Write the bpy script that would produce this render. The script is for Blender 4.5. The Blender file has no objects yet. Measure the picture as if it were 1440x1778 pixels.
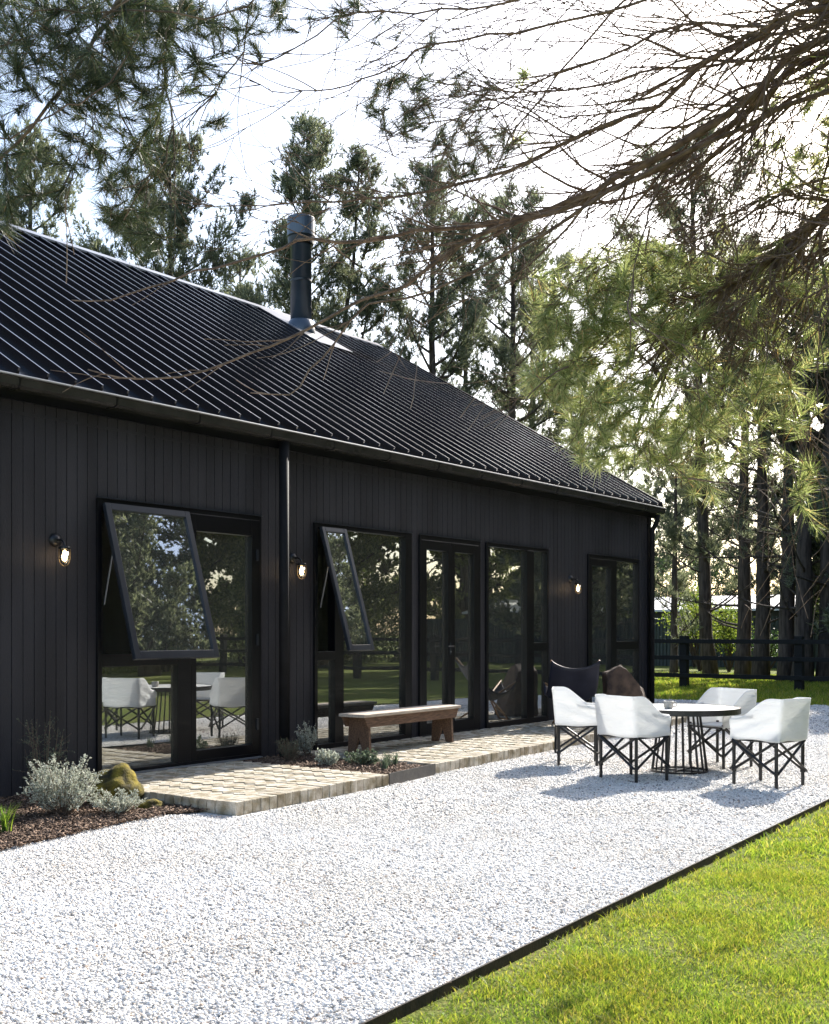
import bpy, bmesh, math, random
import numpy as np
from mathutils import Vector, Matrix, noise

C = bpy.context.scene.collection
S = bpy.context.scene
R = math.radians
random.seed(7)
RNG = np.random.default_rng(7)

# ------------------------------------------------------------------ camera
CAMY, EYE, HEAD = -8.68, 1.45, 36.3
cd = bpy.data.cameras.new("camera")
cam = bpy.data.objects.new("camera", cd); C.objects.link(cam)
cam.location = (0, CAMY, EYE)
cam.rotation_euler = (R(90), 0, R(HEAD - 90))
cd.sensor_fit = 'VERTICAL'; cd.sensor_height = 36; cd.lens = 40.56
cd.shift_y = 207 / 1778
cd.clip_end = 2000
cd.dof.use_dof = True; cd.dof.focus_distance = 12.5; cd.dof.aperture_fstop = 10
S.camera = cam

# ------------------------------------------------------------------ light
SUN_AZ, SUN_EL = 4.2, 32.0
w = bpy.data.worlds.new("World"); S.world = w; w.use_nodes = True
nt = w.node_tree; nt.nodes.clear()
sky = nt.nodes.new('ShaderNodeTexSky'); sky.sky_type = 'NISHITA'; sky.sun_disc = False
sky.sun_elevation = R(SUN_EL); sky.sun_rotation = R(90 - SUN_AZ)
sky.air_density = 1.0; sky.dust_density = 2.2; sky.ozone_density = 1.0
bg = nt.nodes.new('ShaderNodeBackground'); bg.inputs['Strength'].default_value = 0.15
out = nt.nodes.new('ShaderNodeOutputWorld')
nt.links.new(sky.outputs[0], bg.inputs[0]); nt.links.new(bg.outputs[0], out.inputs[0])
sd = bpy.data.lights.new("sun", 'SUN'); sd.energy = 5.0; sd.angle = R(0.5); sd.color = (1.0, 0.95, 0.87)
sun = bpy.data.objects.new("sun", sd); C.objects.link(sun)
sun.rotation_euler = (0, R(90 - SUN_EL), R(SUN_AZ))
S.view_settings.view_transform = 'Standard'; S.view_settings.look = 'None'
S.view_settings.exposure = 1.32; S.view_settings.gamma = 1.0
S.cycles.transparent_max_bounces = 16
S.cycles.max_bounces = 8

# ------------------------------------------------------------------ helpers
ch, sh = math.cos(R(HEAD)), math.sin(R(HEAD))
def pix(px, py, d):
    """point at forward distance d seen at photo pixel (used to read positions off the site)"""
    r = (px - 720) / 2003 * d
    z = EYE + (1096 - py) / 2003 * d
    return Vector((d * ch + r * sh, CAMY + d * sh - r * ch, z))
def camxy(r, d):
    return (d * ch + r * sh, CAMY + d * sh - r * ch)

def tag(o, label=None, cat=None, group=None, kind=None):
    if label: o['label'] = label
    if cat: o['category'] = cat
    if group: o['group'] = group
    if kind: o['kind'] = kind
    return o
def empty(name, loc=(0, 0, 0), label=None, cat=None, group=None):
    o = bpy.data.objects.new(name, None); C.objects.link(o); o.location = loc
    o.empty_display_size = 0.2
    return tag(o, label, cat, group)
def root_loc(o):
    v = Vector((0, 0, 0))
    while o is not None:
        v += Vector(o.location); o = o.parent
    return v
def link(name, me, mat, parent=None, smooth=False):
    o = bpy.data.objects.new(name, me); C.objects.link(o)
    if mat: me.materials.append(mat)
    if parent is not None: o.parent = parent
    if smooth and len(me.polygons):
        me.polygons.foreach_set('use_smooth', [True] * len(me.polygons))
    return o
def npmesh(name, V, F, mat, parent=None, smooth=False):
    V = np.asarray(V, dtype=np.float32).reshape(-1, 3)
    F = np.asarray(F, dtype=np.int32)
    if parent is not None:
        V = V - np.array(root_loc(parent), dtype=np.float32)
    k = F.shape[1]
    me = bpy.data.meshes.new(name)
    me.vertices.add(len(V)); me.vertices.foreach_set('co', V.ravel())
    me.loops.add(F.size); me.loops.foreach_set('vertex_index', F.ravel())
    me.polygons.add(len(F)); me.polygons.foreach_set('loop_start', np.arange(len(F), dtype=np.int32) * k)
    me.update(calc_edges=True)
    return link(name, me, mat, parent, smooth)

class MB:
    def __init__(s): s.v = []; s.f = []
    def add(s, vs, fs):
        n = len(s.v); s.v += [tuple(v) for v in vs]; s.f += [tuple(i + n for i in f) for f in fs]; return s
    def box(s, x0, x1, y0, y1, z0, z1, M=None):
        vs = [Vector(p) for p in ((x0,y0,z0),(x1,y0,z0),(x1,y1,z0),(x0,y1,z0),(x0,y0,z1),(x1,y0,z1),(x1,y1,z1),(x0,y1,z1))]
        if M is not None: vs = [M @ v for v in vs]
        return s.add(vs, [(0,3,2,1),(4,5,6,7),(0,1,5,4),(1,2,6,5),(2,3,7,6),(3,0,4,7)])
    def prism(s, poly, z0, z1):
        n = len(poly)
        vs = [(p[0], p[1], z0) for p in poly] + [(p[0], p[1], z1) for p in poly]
        return s.add(vs, [tuple(range(n))[::-1], tuple(range(n, 2*n))] + [(i, (i+1) % n, n + (i+1) % n, n + i) for i in range(n)])
    def extr(s, poly, axis, a, b):
        """poly in the plane across `axis`, extruded a..b"""
        n = len(poly); vs = []
        for t in (a, b):
            for p in poly:
                vs.append({'x': (t, p[0], p[1]), 'y': (p[0], t, p[1]), 'z': (p[0], p[1], t)}[axis])
        return s.add(vs, [tuple(range(n))[::-1], tuple(range(n, 2*n))] + [(i, (i+1) % n, n + (i+1) % n, n + i) for i in range(n)])
    def tube(s, pts, rad, n=8, cap=True):
        pts = [Vector(p) for p in pts]
        if not isinstance(rad, (list, tuple)): rad = [rad] * len(pts)
        base = len(s.v); rings = []
        t0 = (pts[1] - pts[0]).normalized()
        u = t0.orthogonal().normalized()
        for i, p in enumerate(pts):
            if i == 0: t = pts[1] - pts[0]
            elif i == len(pts) - 1: t = pts[-1] - pts[-2]
            else: t = pts[i+1] - pts[i-1]
            t.normalize(); u = (u - t * u.dot(t)).normalized(); b = t.cross(u)
            for k in range(n):
                a = 2 * math.pi * k / n
                s.v.append(tuple(p + (u * math.cos(a) + b * math.sin(a)) * rad[i]))
        for i in range(len(pts) - 1):
            for k in range(n):
                a, b2 = base + i*n + k, base + i*n + (k+1) % n
                s.f.append((a, b2, b2 + n, a + n))
        if cap:
            s.f.append(tuple(base + k for k in range(n))[::-1])
            s.f.append(tuple(base + (len(pts)-1)*n + k for k in range(n)))
        return s
    def lathe(s, prof, cx, cy, n=24, closed=False):
        base = len(s.v); m = len(prof)
        for r, z in prof:
            for k in range(n):
                a = 2*math.pi*k/n; s.v.append((cx + r*math.cos(a), cy + r*math.sin(a), z))
        for i in range(m if closed else m - 1):
            j = (i + 1) % m
            for k in range(n):
                s.f.append((base+i*n+k, base+i*n+(k+1) % n, base+j*n+(k+1) % n, base+j*n+k))
        if not closed:
            s.f.append(tuple(base + k for k in range(n))[::-1]); s.f.append(tuple(base+(m-1)*n+k for k in range(n)))
        return s
    def build(s, name, mat, parent=None, smooth=False, bevel=0):
        off = root_loc(parent) if parent is not None else Vector((0, 0, 0))
        me = bpy.data.meshes.new(name)
        me.from_pydata([(a - off.x, b - off.y, c - off.z) for a, b, c in s.v], [], s.f); me.update()
        o = link(name, me, mat, parent, smooth)
        if bevel:
            m = o.modifiers.new('bevel', 'BEVEL'); m.width = bevel; m.segments = 2; m.limit_method = 'ANGLE'; m.angle_limit = R(40)
        return o
def kids(o): return [c for c in bpy.data.objects if c.parent is o]
def copy_tree(o, parent=None):
    c = o.copy(); C.objects.link(c)
    if parent is not None: c.parent = parent
    for k in kids(o): copy_tree(k, c)
    return c

# ------------------------------------------------------------------ materials
def mat(name): 
    m = bpy.data.materials.new(name); m.use_nodes = True
    return m, m.node_tree, m.node_tree.nodes['Principled BSDF']
def N(t, typ, **kw):
    n = t.nodes.new(typ)
    for k, v in kw.items():
        if k in n.inputs: n.inputs[k].default_value = v
        else: setattr(n, k, v)
    return n
def noisy(name, c1, c2, scale=8, rough=.7, bump=.0, bscale=40, metal=0, spec=.5, detail=6, stretch=(1,1,1), c3=None, coat=0):
    m, t, p = mat(name)
    co = N(t, 'ShaderNodeTexCoord'); mp = N(t, 'ShaderNodeMapping'); mp.inputs['Scale'].default_value = stretch
    t.links.new(co.outputs['Object'], mp.inputs[0])
    n1 = N(t, 'ShaderNodeTexNoise', Scale=scale, Detail=detail); t.links.new(mp.outputs[0], n1.inputs['Vector'])
    r = N(t, 'ShaderNodeValToRGB'); r.color_ramp.elements[0].position = .35; r.color_ramp.elements[1].position = .65
    r.color_ramp.elements[0].color = (*c1, 1); r.color_ramp.elements[1].color = (*c2, 1)
    if c3: e = r.color_ramp.elements.new(.8); e.color = (*c3, 1)
    t.links.new(n1.outputs[0], r.inputs[0]); t.links.new(r.outputs[0], p.inputs['Base Color'])
    p.inputs['Roughness'].default_value = rough; p.inputs['Metallic'].default_value = metal
    p.inputs['Specular IOR Level'].default_value = spec
    if coat: p.inputs['Coat Weight'].default_value = coat
    if bump:
        n2 = N(t, 'ShaderNodeTexNoise', Scale=bscale, Detail=6); t.links.new(mp.outputs[0], n2.inputs['Vector'])
        b = N(t, 'ShaderNodeBump', Strength=bump, Distance=.01); t.links.new(n2.outputs[0], b.inputs['Height'])
        t.links.new(b.outputs[0], p.inputs['Normal'])
    return m
def island(name, cols, rough=.8, transl=0, spec=.3, tcol=None):
    """colour varies from one small piece (pebble, blade, needle) to the next"""
    m, t, p = mat(name)
    g = N(t, 'ShaderNodeNewGeometry'); r = N(t, 'ShaderNodeValToRGB')
    el = r.color_ramp.elements
    while len(el) < len(cols): el.new(.5)
    for i, (pos, c) in enumerate(cols): el[i].position = pos; el[i].color = (*c, 1)
    t.links.new(g.outputs['Random Per Island'], r.inputs[0]); t.links.new(r.outputs[0], p.inputs['Base Color'])
    p.inputs['Roughness'].default_value = rough; p.inputs['Specular IOR Level'].default_value = spec
    if transl:
        tr = N(t, 'ShaderNodeBsdfTranslucent'); mx = N(t, 'ShaderNodeMixShader'); mx.inputs[0].default_value = transl
        if tcol:
            mm = N(t, 'ShaderNodeMix', data_type='RGBA', blend_type='MULTIPLY'); mm.inputs[0].default_value = 1
            t.links.new(r.outputs[0], mm.inputs[6]); mm.inputs[7].default_value = (*tcol, 1)
            t.links.new(mm.outputs[2], tr.inputs[0])
        else: t.links.new(r.outputs[0], tr.inputs[0])
        t.links.new(p.outputs[0], mx.inputs[1]); t.links.new(tr.outputs[0], mx.inputs[2])
        t.links.new(mx.outputs[0], t.nodes['Material Output'].inputs[0])
    return m

M_clad = noisy('charcoal_boards', (.017,.016,.020), (.030,.029,.035), 3, .58, .5, 160, spec=.35, stretch=(1,1,.15))
M_roof = noisy('charcoal_roof_steel', (.004,.004,.006), (.006,.006,.009), 2, .2, .0, spec=.7)
M_ridge = noisy('ridge_steel', (.16,.16,.17), (.22,.22,.23), 2, .28, 0, spec=.8)
M_gut = noisy('gutter_steel', (.022,.021,.020), (.032,.030,.029), 5, .25, .05, 60, spec=.55)
M_frame = noisy('black_aluminium', (.0025,.0026,.004), (.004,.004,.006), 5, .33, 0, spec=.3)
M_sash = noisy('satin_sash_aluminium', (.014,.017,.024), (.02,.024,.032), 5, .3, 0, spec=.5)
M_black = noisy('black_painted_metal', (.004,.004,.005), (.007,.007,.008), 20, .4, .1, 60, spec=.5)
M_flue = noisy('blue_grey_flue', (.04,.055,.08), (.055,.075,.105), 3, .3, .02, 20, spec=.7)
M_wood = noisy('weathered_bench_wood', (.07,.038,.022), (.16,.09,.055), 9, .75, .6, 30, stretch=(1,8,8), c3=(.22,.14,.09))
M_woodtop = noisy('bleached_bench_top', (.36,.29,.23), (.52,.45,.38), 7, .7, .5, 30, stretch=(1,9,9))
M_int = noisy('interior_plaster', (.62,.61,.58), (.68,.67,.64), 2, .9)
M_intfl = noisy('interior_floor', (.16,.12,.09), (.22,.17,.12), 3, .6, stretch=(1,8,1))
M_edge = noisy('rusted_edging', (.014,.011,.009), (.04,.026,.018), 12, .8, .4, 60)
M_pipe = noisy('matt_black_pipe', (.007,.007,.008), (.011,.011,.013), 6, .7, 0, spec=.2)
M_steel = noisy('dark_planter_steel', (.045,.043,.042), (.075,.07,.065), 9, .6, .3, 40)
M_bark = noisy('pine_bark', (.035,.026,.021), (.10,.075,.06), 7, .95, 1.0, 14, stretch=(2,2,.35))
M_bark2 = noisy('branch_bark', (.085,.056,.04), (.21,.145,.10), 14, .9, .6, 40)
M_fence = noisy('black_stained_rail', (.003,.003,.003), (.006,.006,.006), 6, .8, .3, 30)
M_cfence = noisy('dark_green_sheet', (.030,.045,.045), (.045,.06,.058), 3, .6)
M_shroof = noisy('pale_shed_roof', (.78,.78,.76), (.86,.86,.84), 2, .3)
M_shwall = noisy('shed_wall', (.05,.05,.045), (.07,.07,.06), 2, .8)
M_rock = noisy('brown_rock', (.035,.022,.016), (.12,.075,.05), 6, .85, .9, 12)
M_moss = noisy('mossy_rock', (.035,.030,.012), (.22,.17,.015), 9, 1, 1, 60, c3=(.30,.24,.02))
M_navy = noisy('navy_leather', (.006,.008,.02), (.011,.014,.03), 6, .5, .2, 60, spec=.3)
M_tan = noisy('tan_frame_wood', (.24,.12,.05), (.32,.18,.08), 8, .5, .1)
M_mug = noisy('speckled_stoneware', (.30,.28,.25), (.42,.40,.36), 60, .5, .1, 60)
M_soil = noisy('mulch_soil', (.035,.022,.015), (.10,.062,.042), 30, 1, 1, 60)
M_brass = noisy('aged_brass', (.10,.085,.06), (.16,.135,.10), 20, .4, metal=1)
M_linen = noisy('linen_cushion', (.42,.42,.40), (.5,.5,.48), 20, .9, .3, 80)
M_door = noisy('pale_table_top', (.78,.77,.75), (.86,.85,.83), 5, .3, .0, spec=.6)

# gravel bed sheet, far stones are relief in the sheet
def gravel_mat():
    m, t, p = mat('white_marble_gravel')
    co = N(t, 'ShaderNodeTexCoord')
    v = N(t, 'ShaderNodeTexVoronoi', Scale=42.0); t.links.new(co.outputs['Object'], v.inputs['Vector'])
    r = N(t, 'ShaderNodeValToRGB'); el = r.color_ramp.elements
    cols = [(0,(.30,.29,.28)),(.10,(.48,.47,.46)),(.22,(.74,.72,.69)),(.8,(.84,.82,.79)),(.95,(.70,.66,.60)),(1,(.36,.25,.17))]
    while len(el) < len(cols): el.new(.5)
    for i, (q, c) in enumerate(cols): el[i].position = q; el[i].color = (*c, 1)
    sp = N(t, 'ShaderNodeSeparateColor'); t.links.new(v.outputs['Color'], sp.inputs[0])
    t.links.new(sp.outputs[0], r.inputs[0]); t.links.new(r.outputs[0], p.inputs['Base Color'])
    b = N(t, 'ShaderNodeBump', Strength=1.0, Distance=.02); b.invert = True
    t.links.new(v.outputs['Distance'], b.inputs['Height']); t.links.new(b.outputs[0], p.inputs['Normal'])
    p.inputs['Roughness'].default_value = .8
    return m
M_gravel = gravel_mat()
M_pebble = island('marble_pebbles', [(0,(.20,.19,.18)),(.07,(.38,.37,.36)),(.16,(.56,.55,.54)),(.3,(.70,.68,.655)),(.965,(.81,.785,.75)),(.99,(.64,.55,.46)),(1,(.30,.18,.11))], .75)
def grass_sheet_mat():
    m, t, p = mat('turf')
    co = N(t, 'ShaderNodeTexCoord')
    n1 = N(t, 'ShaderNodeTexNoise', Scale=1.1, Detail=8); n2 = N(t, 'ShaderNodeTexNoise', Scale=30, Detail=5)
    for n in (n1, n2): t.links.new(co.outputs['Object'], n.inputs['Vector'])
    r = N(t, 'ShaderNodeValToRGB'); el = r.color_ramp.elements; el.new(.5)
    for i, (q, c) in enumerate([(.33,(.17,.13,.06)),(.46,(.13,.15,.035)),(.7,(.08,.12,.02))]):
        el[i].position = q; el[i].color = (*c, 1)
    mx = N(t, 'ShaderNodeMath', operation='ADD'); ml = N(t, 'ShaderNodeMath', operation='MULTIPLY'); ml.inputs[1].default_value = .5
    m2 = N(t, 'ShaderNodeMath', operation='MULTIPLY'); m2.inputs[1].default_value = .5
    t.links.new(n1.outputs[0], ml.inputs[0]); t.links.new(n2.outputs[0], m2.inputs[0])
    t.links.new(ml.outputs[0], mx.inputs[0]); t.links.new(m2.outputs[0], mx.inputs[1])
    t.links.new(mx.outputs[0], r.inputs[0]); t.links.new(r.outputs[0], p.inputs['Base Color'])
    b = N(t, 'ShaderNodeBump', Strength=.8, Distance=.04); t.links.new(n2.outputs[0], b.inputs['Height']); t.links.new(b.outputs[0], p.inputs['Normal'])
    p.inputs['Roughness'].default_value = 1; p.inputs['Specular IOR Level'].default_value = .1
    return m
M_turf = grass_sheet_mat()
M_blade = island('grass_blades', [(0,(.38,.31,.15)),(.08,(.32,.34,.07)),(.4,(.24,.31,.045)),(.75,(.14,.225,.035)),(1,(.07,.14,.02))], .5, .5, .35, (1.5,1.5,.9))
M_mulch = island('bark_mulch', [(0,(.045,.028,.02)),(.5,(.12,.078,.055)),(1,(.26,.18,.13))], .9)
M_needlit = island('sunlit_pine_needles', [(0,(.10,.14,.05)),(.5,(.24,.29,.12)),(.88,(.52,.54,.32)),(1,(.40,.22,.10))], .38, .50, .6, (1.45,1.45,.95))  # needles of the right boughs, sunlight put into the brighter colour
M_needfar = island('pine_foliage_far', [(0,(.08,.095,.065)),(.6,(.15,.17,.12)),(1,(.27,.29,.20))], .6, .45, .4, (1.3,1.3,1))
M_needshade = island('shaded_pine_needles', [(0,(.022,.035,.016)),(.6,(.055,.075,.035)),(.93,(.12,.14,.07)),(1,(.20,.12,.06))], .45, .30, .4, (1.3,1.35,1.0))  # same near pine's left needles, shade put into the darker colour
M_garden = island('garden_foliage', [(0,(.08,.10,.05)),(.6,(.17,.21,.09)),(1,(.34,.37,.18))], .6, .55, .4, (1.4,1.4,1))
M_leaf = island('bush_leaves', [(0,(.06,.10,.02)),(.6,(.14,.19,.035)),(1,(.24,.27,.06))], .6, .45, .4, (1.5,1.5,1))
M_leafdk = island('dark_leaves', [(0,(.02,.04,.015)),(.6,(.045,.08,.028)),(1,(.09,.13,.05))], .55, .35, .4, (1.4,1.5,1))
M_silver = island('silver_leaves', [(0,(.26,.29,.22)),(.5,(.48,.51,.42)),(1,(.68,.69,.60))], .7, .3, .3)
M_sage = island('grey_green_leaves', [(0,(.06,.09,.06)),(.5,(.12,.16,.10)),(1,(.22,.26,.17))], .7, .3, .3)
M_strap = island('strappy_leaves', [(0,(.04,.08,.02)),(.5,(.12,.20,.03)),(1,(.28,.34,.06))], .45, .45, .4, (1.4,1.5,1))
def patchy(m, scale, tint, lo=.42, hi=.6, f=1.0):
    t = m.node_tree; p = t.nodes['Principled BSDF']; ramp = [n for n in t.nodes if n.type == 'VALTORGB'][0]
    outs = [l.to_socket for l in ramp.outputs[0].links]
    co = N(t, 'ShaderNodeTexCoord'); nz = N(t, 'ShaderNodeTexNoise', Scale=scale, Detail=7); t.links.new(co.outputs['Object'], nz.inputs['Vector'])
    r2 = N(t, 'ShaderNodeValToRGB'); e = r2.color_ramp.elements; e[0].position = lo; e[1].position = hi; e[0].color = (*tint, 1); e[1].color = (1,1,1,1)
    mm = N(t, 'ShaderNodeMix', data_type='RGBA', blend_type='MULTIPLY'); mm.inputs[0].default_value = f
    t.links.new(nz.outputs[0], r2.inputs[0]); t.links.new(ramp.outputs[0], mm.inputs[6]); t.links.new(r2.outputs[0], mm.inputs[7])
    for o in outs: t.links.new(mm.outputs[2], o)
patchy(M_blade, 2.6, (1.10,.93,.90), .38, .60)
patchy(M_pebble, .9, (.94,.925,.90), .38, .56)
M_brick = island('weathered_bricks', [(0,(.42,.37,.30)),(.3,(.47,.43,.36)),(.6,(.51,.47,.40)),(.85,(.55,.51,.44)),(1,(.45,.40,.33))], .85)
def brick_detail(m):
    t = m.node_tree; p = t.nodes['Principled BSDF']; co = N(t, 'ShaderNodeTexCoord')
    ramp = [n for n in t.nodes if n.type == 'VALTORGB'][0]
    n1 = N(t, 'ShaderNodeTexNoise', Scale=9, Detail=8); n2 = N(t, 'ShaderNodeTexNoise', Scale=70, Detail=4)
    t.links.new(co.outputs['Object'], n1.inputs['Vector']); t.links.new(co.outputs['Object'], n2.inputs['Vector'])
    r2 = N(t, 'ShaderNodeValToRGB'); r2.color_ramp.elements[0].position = .38; r2.color_ramp.elements[1].position = .62
    r2.color_ramp.elements[0].color = (.50,.46,.36,1); r2.color_ramp.elements[1].color = (1,1,1,1)
    mm = N(t, 'ShaderNodeMix', data_type='RGBA', blend_type='MULTIPLY'); mm.inputs[0].default_value = 1.0
    t.links.new(n1.outputs[0], r2.inputs[0]); t.links.new(ramp.outputs[0], mm.inputs[6]); t.links.new(r2.outputs[0], mm.inputs[7])
    t.links.new(mm.outputs[2], p.inputs['Base Color'])
    b = N(t, 'ShaderNodeBump', Strength=.9, Distance=.012); t.links.new(n2.outputs[0], b.inputs['Height']); t.links.new(b.outputs[0], p.inputs['Normal'])
brick_detail(M_brick)
M_mortar = noisy('mortar', (.40,.36,.29), (.50,.46,.38), 12, .95, .5, 60)

def glass_mat():
    m, t, p = mat('window_glass'); t.nodes.remove(p)
    co = N(t, 'ShaderNodeTexCoord'); nz = N(t, 'ShaderNodeTexNoise', Scale=1.3, Detail=1); t.links.new(co.outputs['Object'], nz.inputs['Vector'])
    b = N(t, 'ShaderNodeBump', Strength=.25, Distance=.004); t.links.new(nz.outputs[0], b.inputs['Height'])
    gl = N(t, 'ShaderNodeBsdfGlossy', Roughness=0.0); gl.inputs['Color'].default_value = (.93,.95,.94,1)
    tr = N(t, 'ShaderNodeBsdfTransparent'); tr.inputs[0].default_value = (.72,.75,.73,1)
    fr = N(t, 'ShaderNodeFresnel', IOR=1.5)
    ma = N(t, 'ShaderNodeMath', operation='MULTIPLY_ADD'); ma.inputs[1].default_value = 2.6; ma.inputs[2].default_value = .27; ma.use_clamp = True
    mx = N(t, 'ShaderNodeMixShader')
    df = N(t, 'ShaderNodeBsdfDiffuse'); df.inputs[0].default_value = (.55,.53,.47,1); m2 = N(t, 'ShaderNodeMixShader'); m2.inputs[0].default_value = .05
    t.links.new(b.outputs[0], gl.inputs['Normal']); t.links.new(fr.outputs[0], ma.inputs[0]); t.links.new(ma.outputs[0], mx.inputs[0])
    t.links.new(tr.outputs[0], mx.inputs[1]); t.links.new(gl.outputs[0], mx.inputs[2]); t.links.new(mx.outputs[0], m2.inputs[1]); t.links.new(df.outputs[0], m2.inputs[2]); t.links.new(m2.outputs[0], t.nodes['Material Output'].inputs[0])
    return m
M_glass = glass_mat()
def lampglass_mat():
    m, t, p = mat('lamp_glass'); t.nodes.remove(p)
    gl = N(t, 'ShaderNodeBsdfGlossy', Roughness=.03); tr = N(t, 'ShaderNodeBsdfTransparent'); tr.inputs[0].default_value = (.93,.93,.9,1)
    fr = N(t, 'ShaderNodeFresnel', IOR=1.45); mx = N(t, 'ShaderNodeMixShader')
    t.links.new(fr.outputs[0], mx.inputs[0]); t.links.new(tr.outputs[0], mx.inputs[1]); t.links.new(gl.outputs[0], mx.inputs[2])
    t.links.new(mx.outputs[0], t.nodes['Material Output'].inputs[0]); return m
M_lglass = lampglass_mat()
def emit(name, c, s):
    m, t, p = mat(name); p.inputs['Emission Color'].default_value = (*c, 1); p.inputs['Emission Strength'].default_value = s
    p.inputs['Base Color'].default_value = (*c, 1); return m
M_bulb = emit('glowing_bulb', (1, .68, .34), 6)
def canvas_mat():
    m, t, p = mat('white_canvas')
    co = N(t, 'ShaderNodeTexCoord'); mp = N(t, 'ShaderNodeMapping'); mp.inputs['Scale'].default_value = (2, 2, 6)
    t.links.new(co.outputs['Object'], mp.inputs[0])
    n = N(t, 'ShaderNodeTexNoise', Scale=2.2, Detail=5, Distortion=1.2); n2 = N(t, 'ShaderNodeTexNoise', Scale=120, Detail=2)
    t.links.new(mp.outputs[0], n.inputs['Vector']); t.links.new(co.outputs['Object'], n2.inputs['Vector'])
    b = N(t, 'ShaderNodeBump', Strength=.9, Distance=.035); b2 = N(t, 'ShaderNodeBump', Strength=.15, Distance=.003)
    t.links.new(n.outputs[0], b.inputs['Height']); t.links.new(n2.outputs[0], b2.inputs['Height']); t.links.new(b.outputs[0], b2.inputs['Normal'])
    t.links.new(b2.outputs[0], p.inputs['Normal'])
    p.inputs['Base Color'].default_value = (.78,.79,.80,1); p.inputs['Roughness'].default_value = .9; p.inputs['Specular IOR Level'].default_value = .2
    tr = N(t, 'ShaderNodeBsdfTranslucent'); tr.inputs[0].default_value = (.80,.81,.81,1); mx = N(t, 'ShaderNodeMixShader'); mx.inputs[0].default_value = .42
    t.links.new(p.outputs[0], mx.inputs[1]); t.links.new(tr.outputs[0], mx.inputs[2]); t.links.new(mx.outputs[0], t.nodes['Material Output'].inputs[0])
    return m
M_canvas = canvas_mat()

# ------------------------------------------------------------------ ground
def sheet(name, poly, z, mt, kind='structure'):
    me = bpy.data.meshes.new(name); me.from_pydata([(x, y, z) for x, y in poly], [], [tuple(range(len(poly)))])
    me.update(); o = link(name, me, mt); o['kind'] = kind; return o
sheet('ground', [(-300,-300),(600,-300),(600,300),(-300,300)], -.035, M_turf)
def edge_y(x): return -6.19 + .05 * x
GX0, GX1 = -4.0, 22.8
sheet('gravel', [(GX0, edge_y(GX0)), (GX1, edge_y(GX1)), (GX1, 3.0), (18.7, 3.0), (18.7, .02), (GX0, .02)], 0.0, M_gravel)
mb = MB()
t_ = .005
mb.add([(GX0, edge_y(GX0)-t_, -.12), (GX1, edge_y(GX1)-t_, -.12), (GX1, edge_y(GX1)+t_, -.12), (GX0, edge_y(GX0)+t_, -.12),
        (GX0, edge_y(GX0)-t_, .014), (GX1, edge_y(GX1)-t_, .014), (GX1, edge_y(GX1)+t_, .014), (GX0, edge_y(GX0)+t_, .014)],
       [(0,3,2,1),(4,5,6,7),(0,1,5,4),(1,2,6,5),(2,3,7,6),(3,0,4,7)])
e0 = mb.build('lawn_edging', M_edge); tag(e0, 'long thin rusty dark steel strip edging between white gravel and lawn', 'edging')

# mulch bed by the wall
bedpoly = [(GX0, .0), (GX0, -2.3), (1.5,-2.15), (3.2, -2.08), (4.5, -1.98), (5.1, -1.86), (5.7, -1.75), (6.18, -1.72), (6.5, -1.9), (6.5, .0)]
sheet('mulch_bed', bedpoly, .012, M_soil)
sheet('mulch_bed', [(8.5, 0), (8.5, -2.02), (9.56, -1.93), (9.56, 0)], .075, M_soil)

def inpoly(P, poly):
    x, y = P[:,0], P[:,1]; ins = np.zeros(len(P), bool); n = len(poly)
    for i in range(n):
        x1, y1 = poly[i]; x2, y2 = poly[(i+1) % n]
        if y1 == y2: continue
        c = ((y1 > y) != (y2 > y)) & (x < (x2-x1) * (y-y1) / (y2-y1) + x1); ins ^= c
    return ins
def cam_rd(P):
    dx, dy = P[:,0], P[:,1] - CAMY
    return dx * sh - dy * ch, dx * ch + dy * sh       # right, forward
def in_view(P, d0, d1, m=.5):
    r, d = cam_rd(P); return (d > d0) & (d < d1) & (np.abs(r) < .36 * d + m)

# solids used as pebbles
ph = (1 + 5 ** .5) / 2
ICO_V = np.array([(-1,ph,0),(1,ph,0),(-1,-ph,0),(1,-ph,0),(0,-1,ph),(0,1,ph),(0,-1,-ph),(0,1,-ph),(ph,0,-1),(ph,0,1),(-ph,0,-1),(-ph,0,1)]) / math.sqrt(1+ph*ph)
ICO_F = np.array([(0,11,5),(0,5,1),(0,1,7),(0,7,10),(0,10,11),(1,5,9),(5,11,4),(11,10,2),(10,7,6),(7,1,8),(3,9,4),(3,4,2),(3,2,6),(3,6,8),(3,8,9),(4,9,5),(2,4,11),(6,2,10),(8,6,7),(9,8,1)])
OCT_V = np.array([(1,0,0),(-1,0,0),(0,1,0),(0,-1,0),(0,0,1),(0,0,-1)], float)
OCT_F = np.array([(0,2,4),(2,1,4),(1,3,4),(3,0,4),(2,0,5),(1,2,5),(3,1,5),(0,3,5)])
def rand_rot(n):
    q = RNG.normal(size=(n, 4)); q /= np.linalg.norm(q, axis=1)[:, None]; a, b, c, d = q.T
    return np.stack([np.stack([1-2*(c*c+d*d), 2*(b*c-a*d), 2*(b*d+a*c)], -1), np.stack([2*(b*c+a*d), 1-2*(b*b+d*d), 2*(c*d-a*b)], -1),
                     np.stack([2*(b*d-a*c), 2*(c*d+a*b), 1-2*(b*b+c*c)], -1)], 1)
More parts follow.
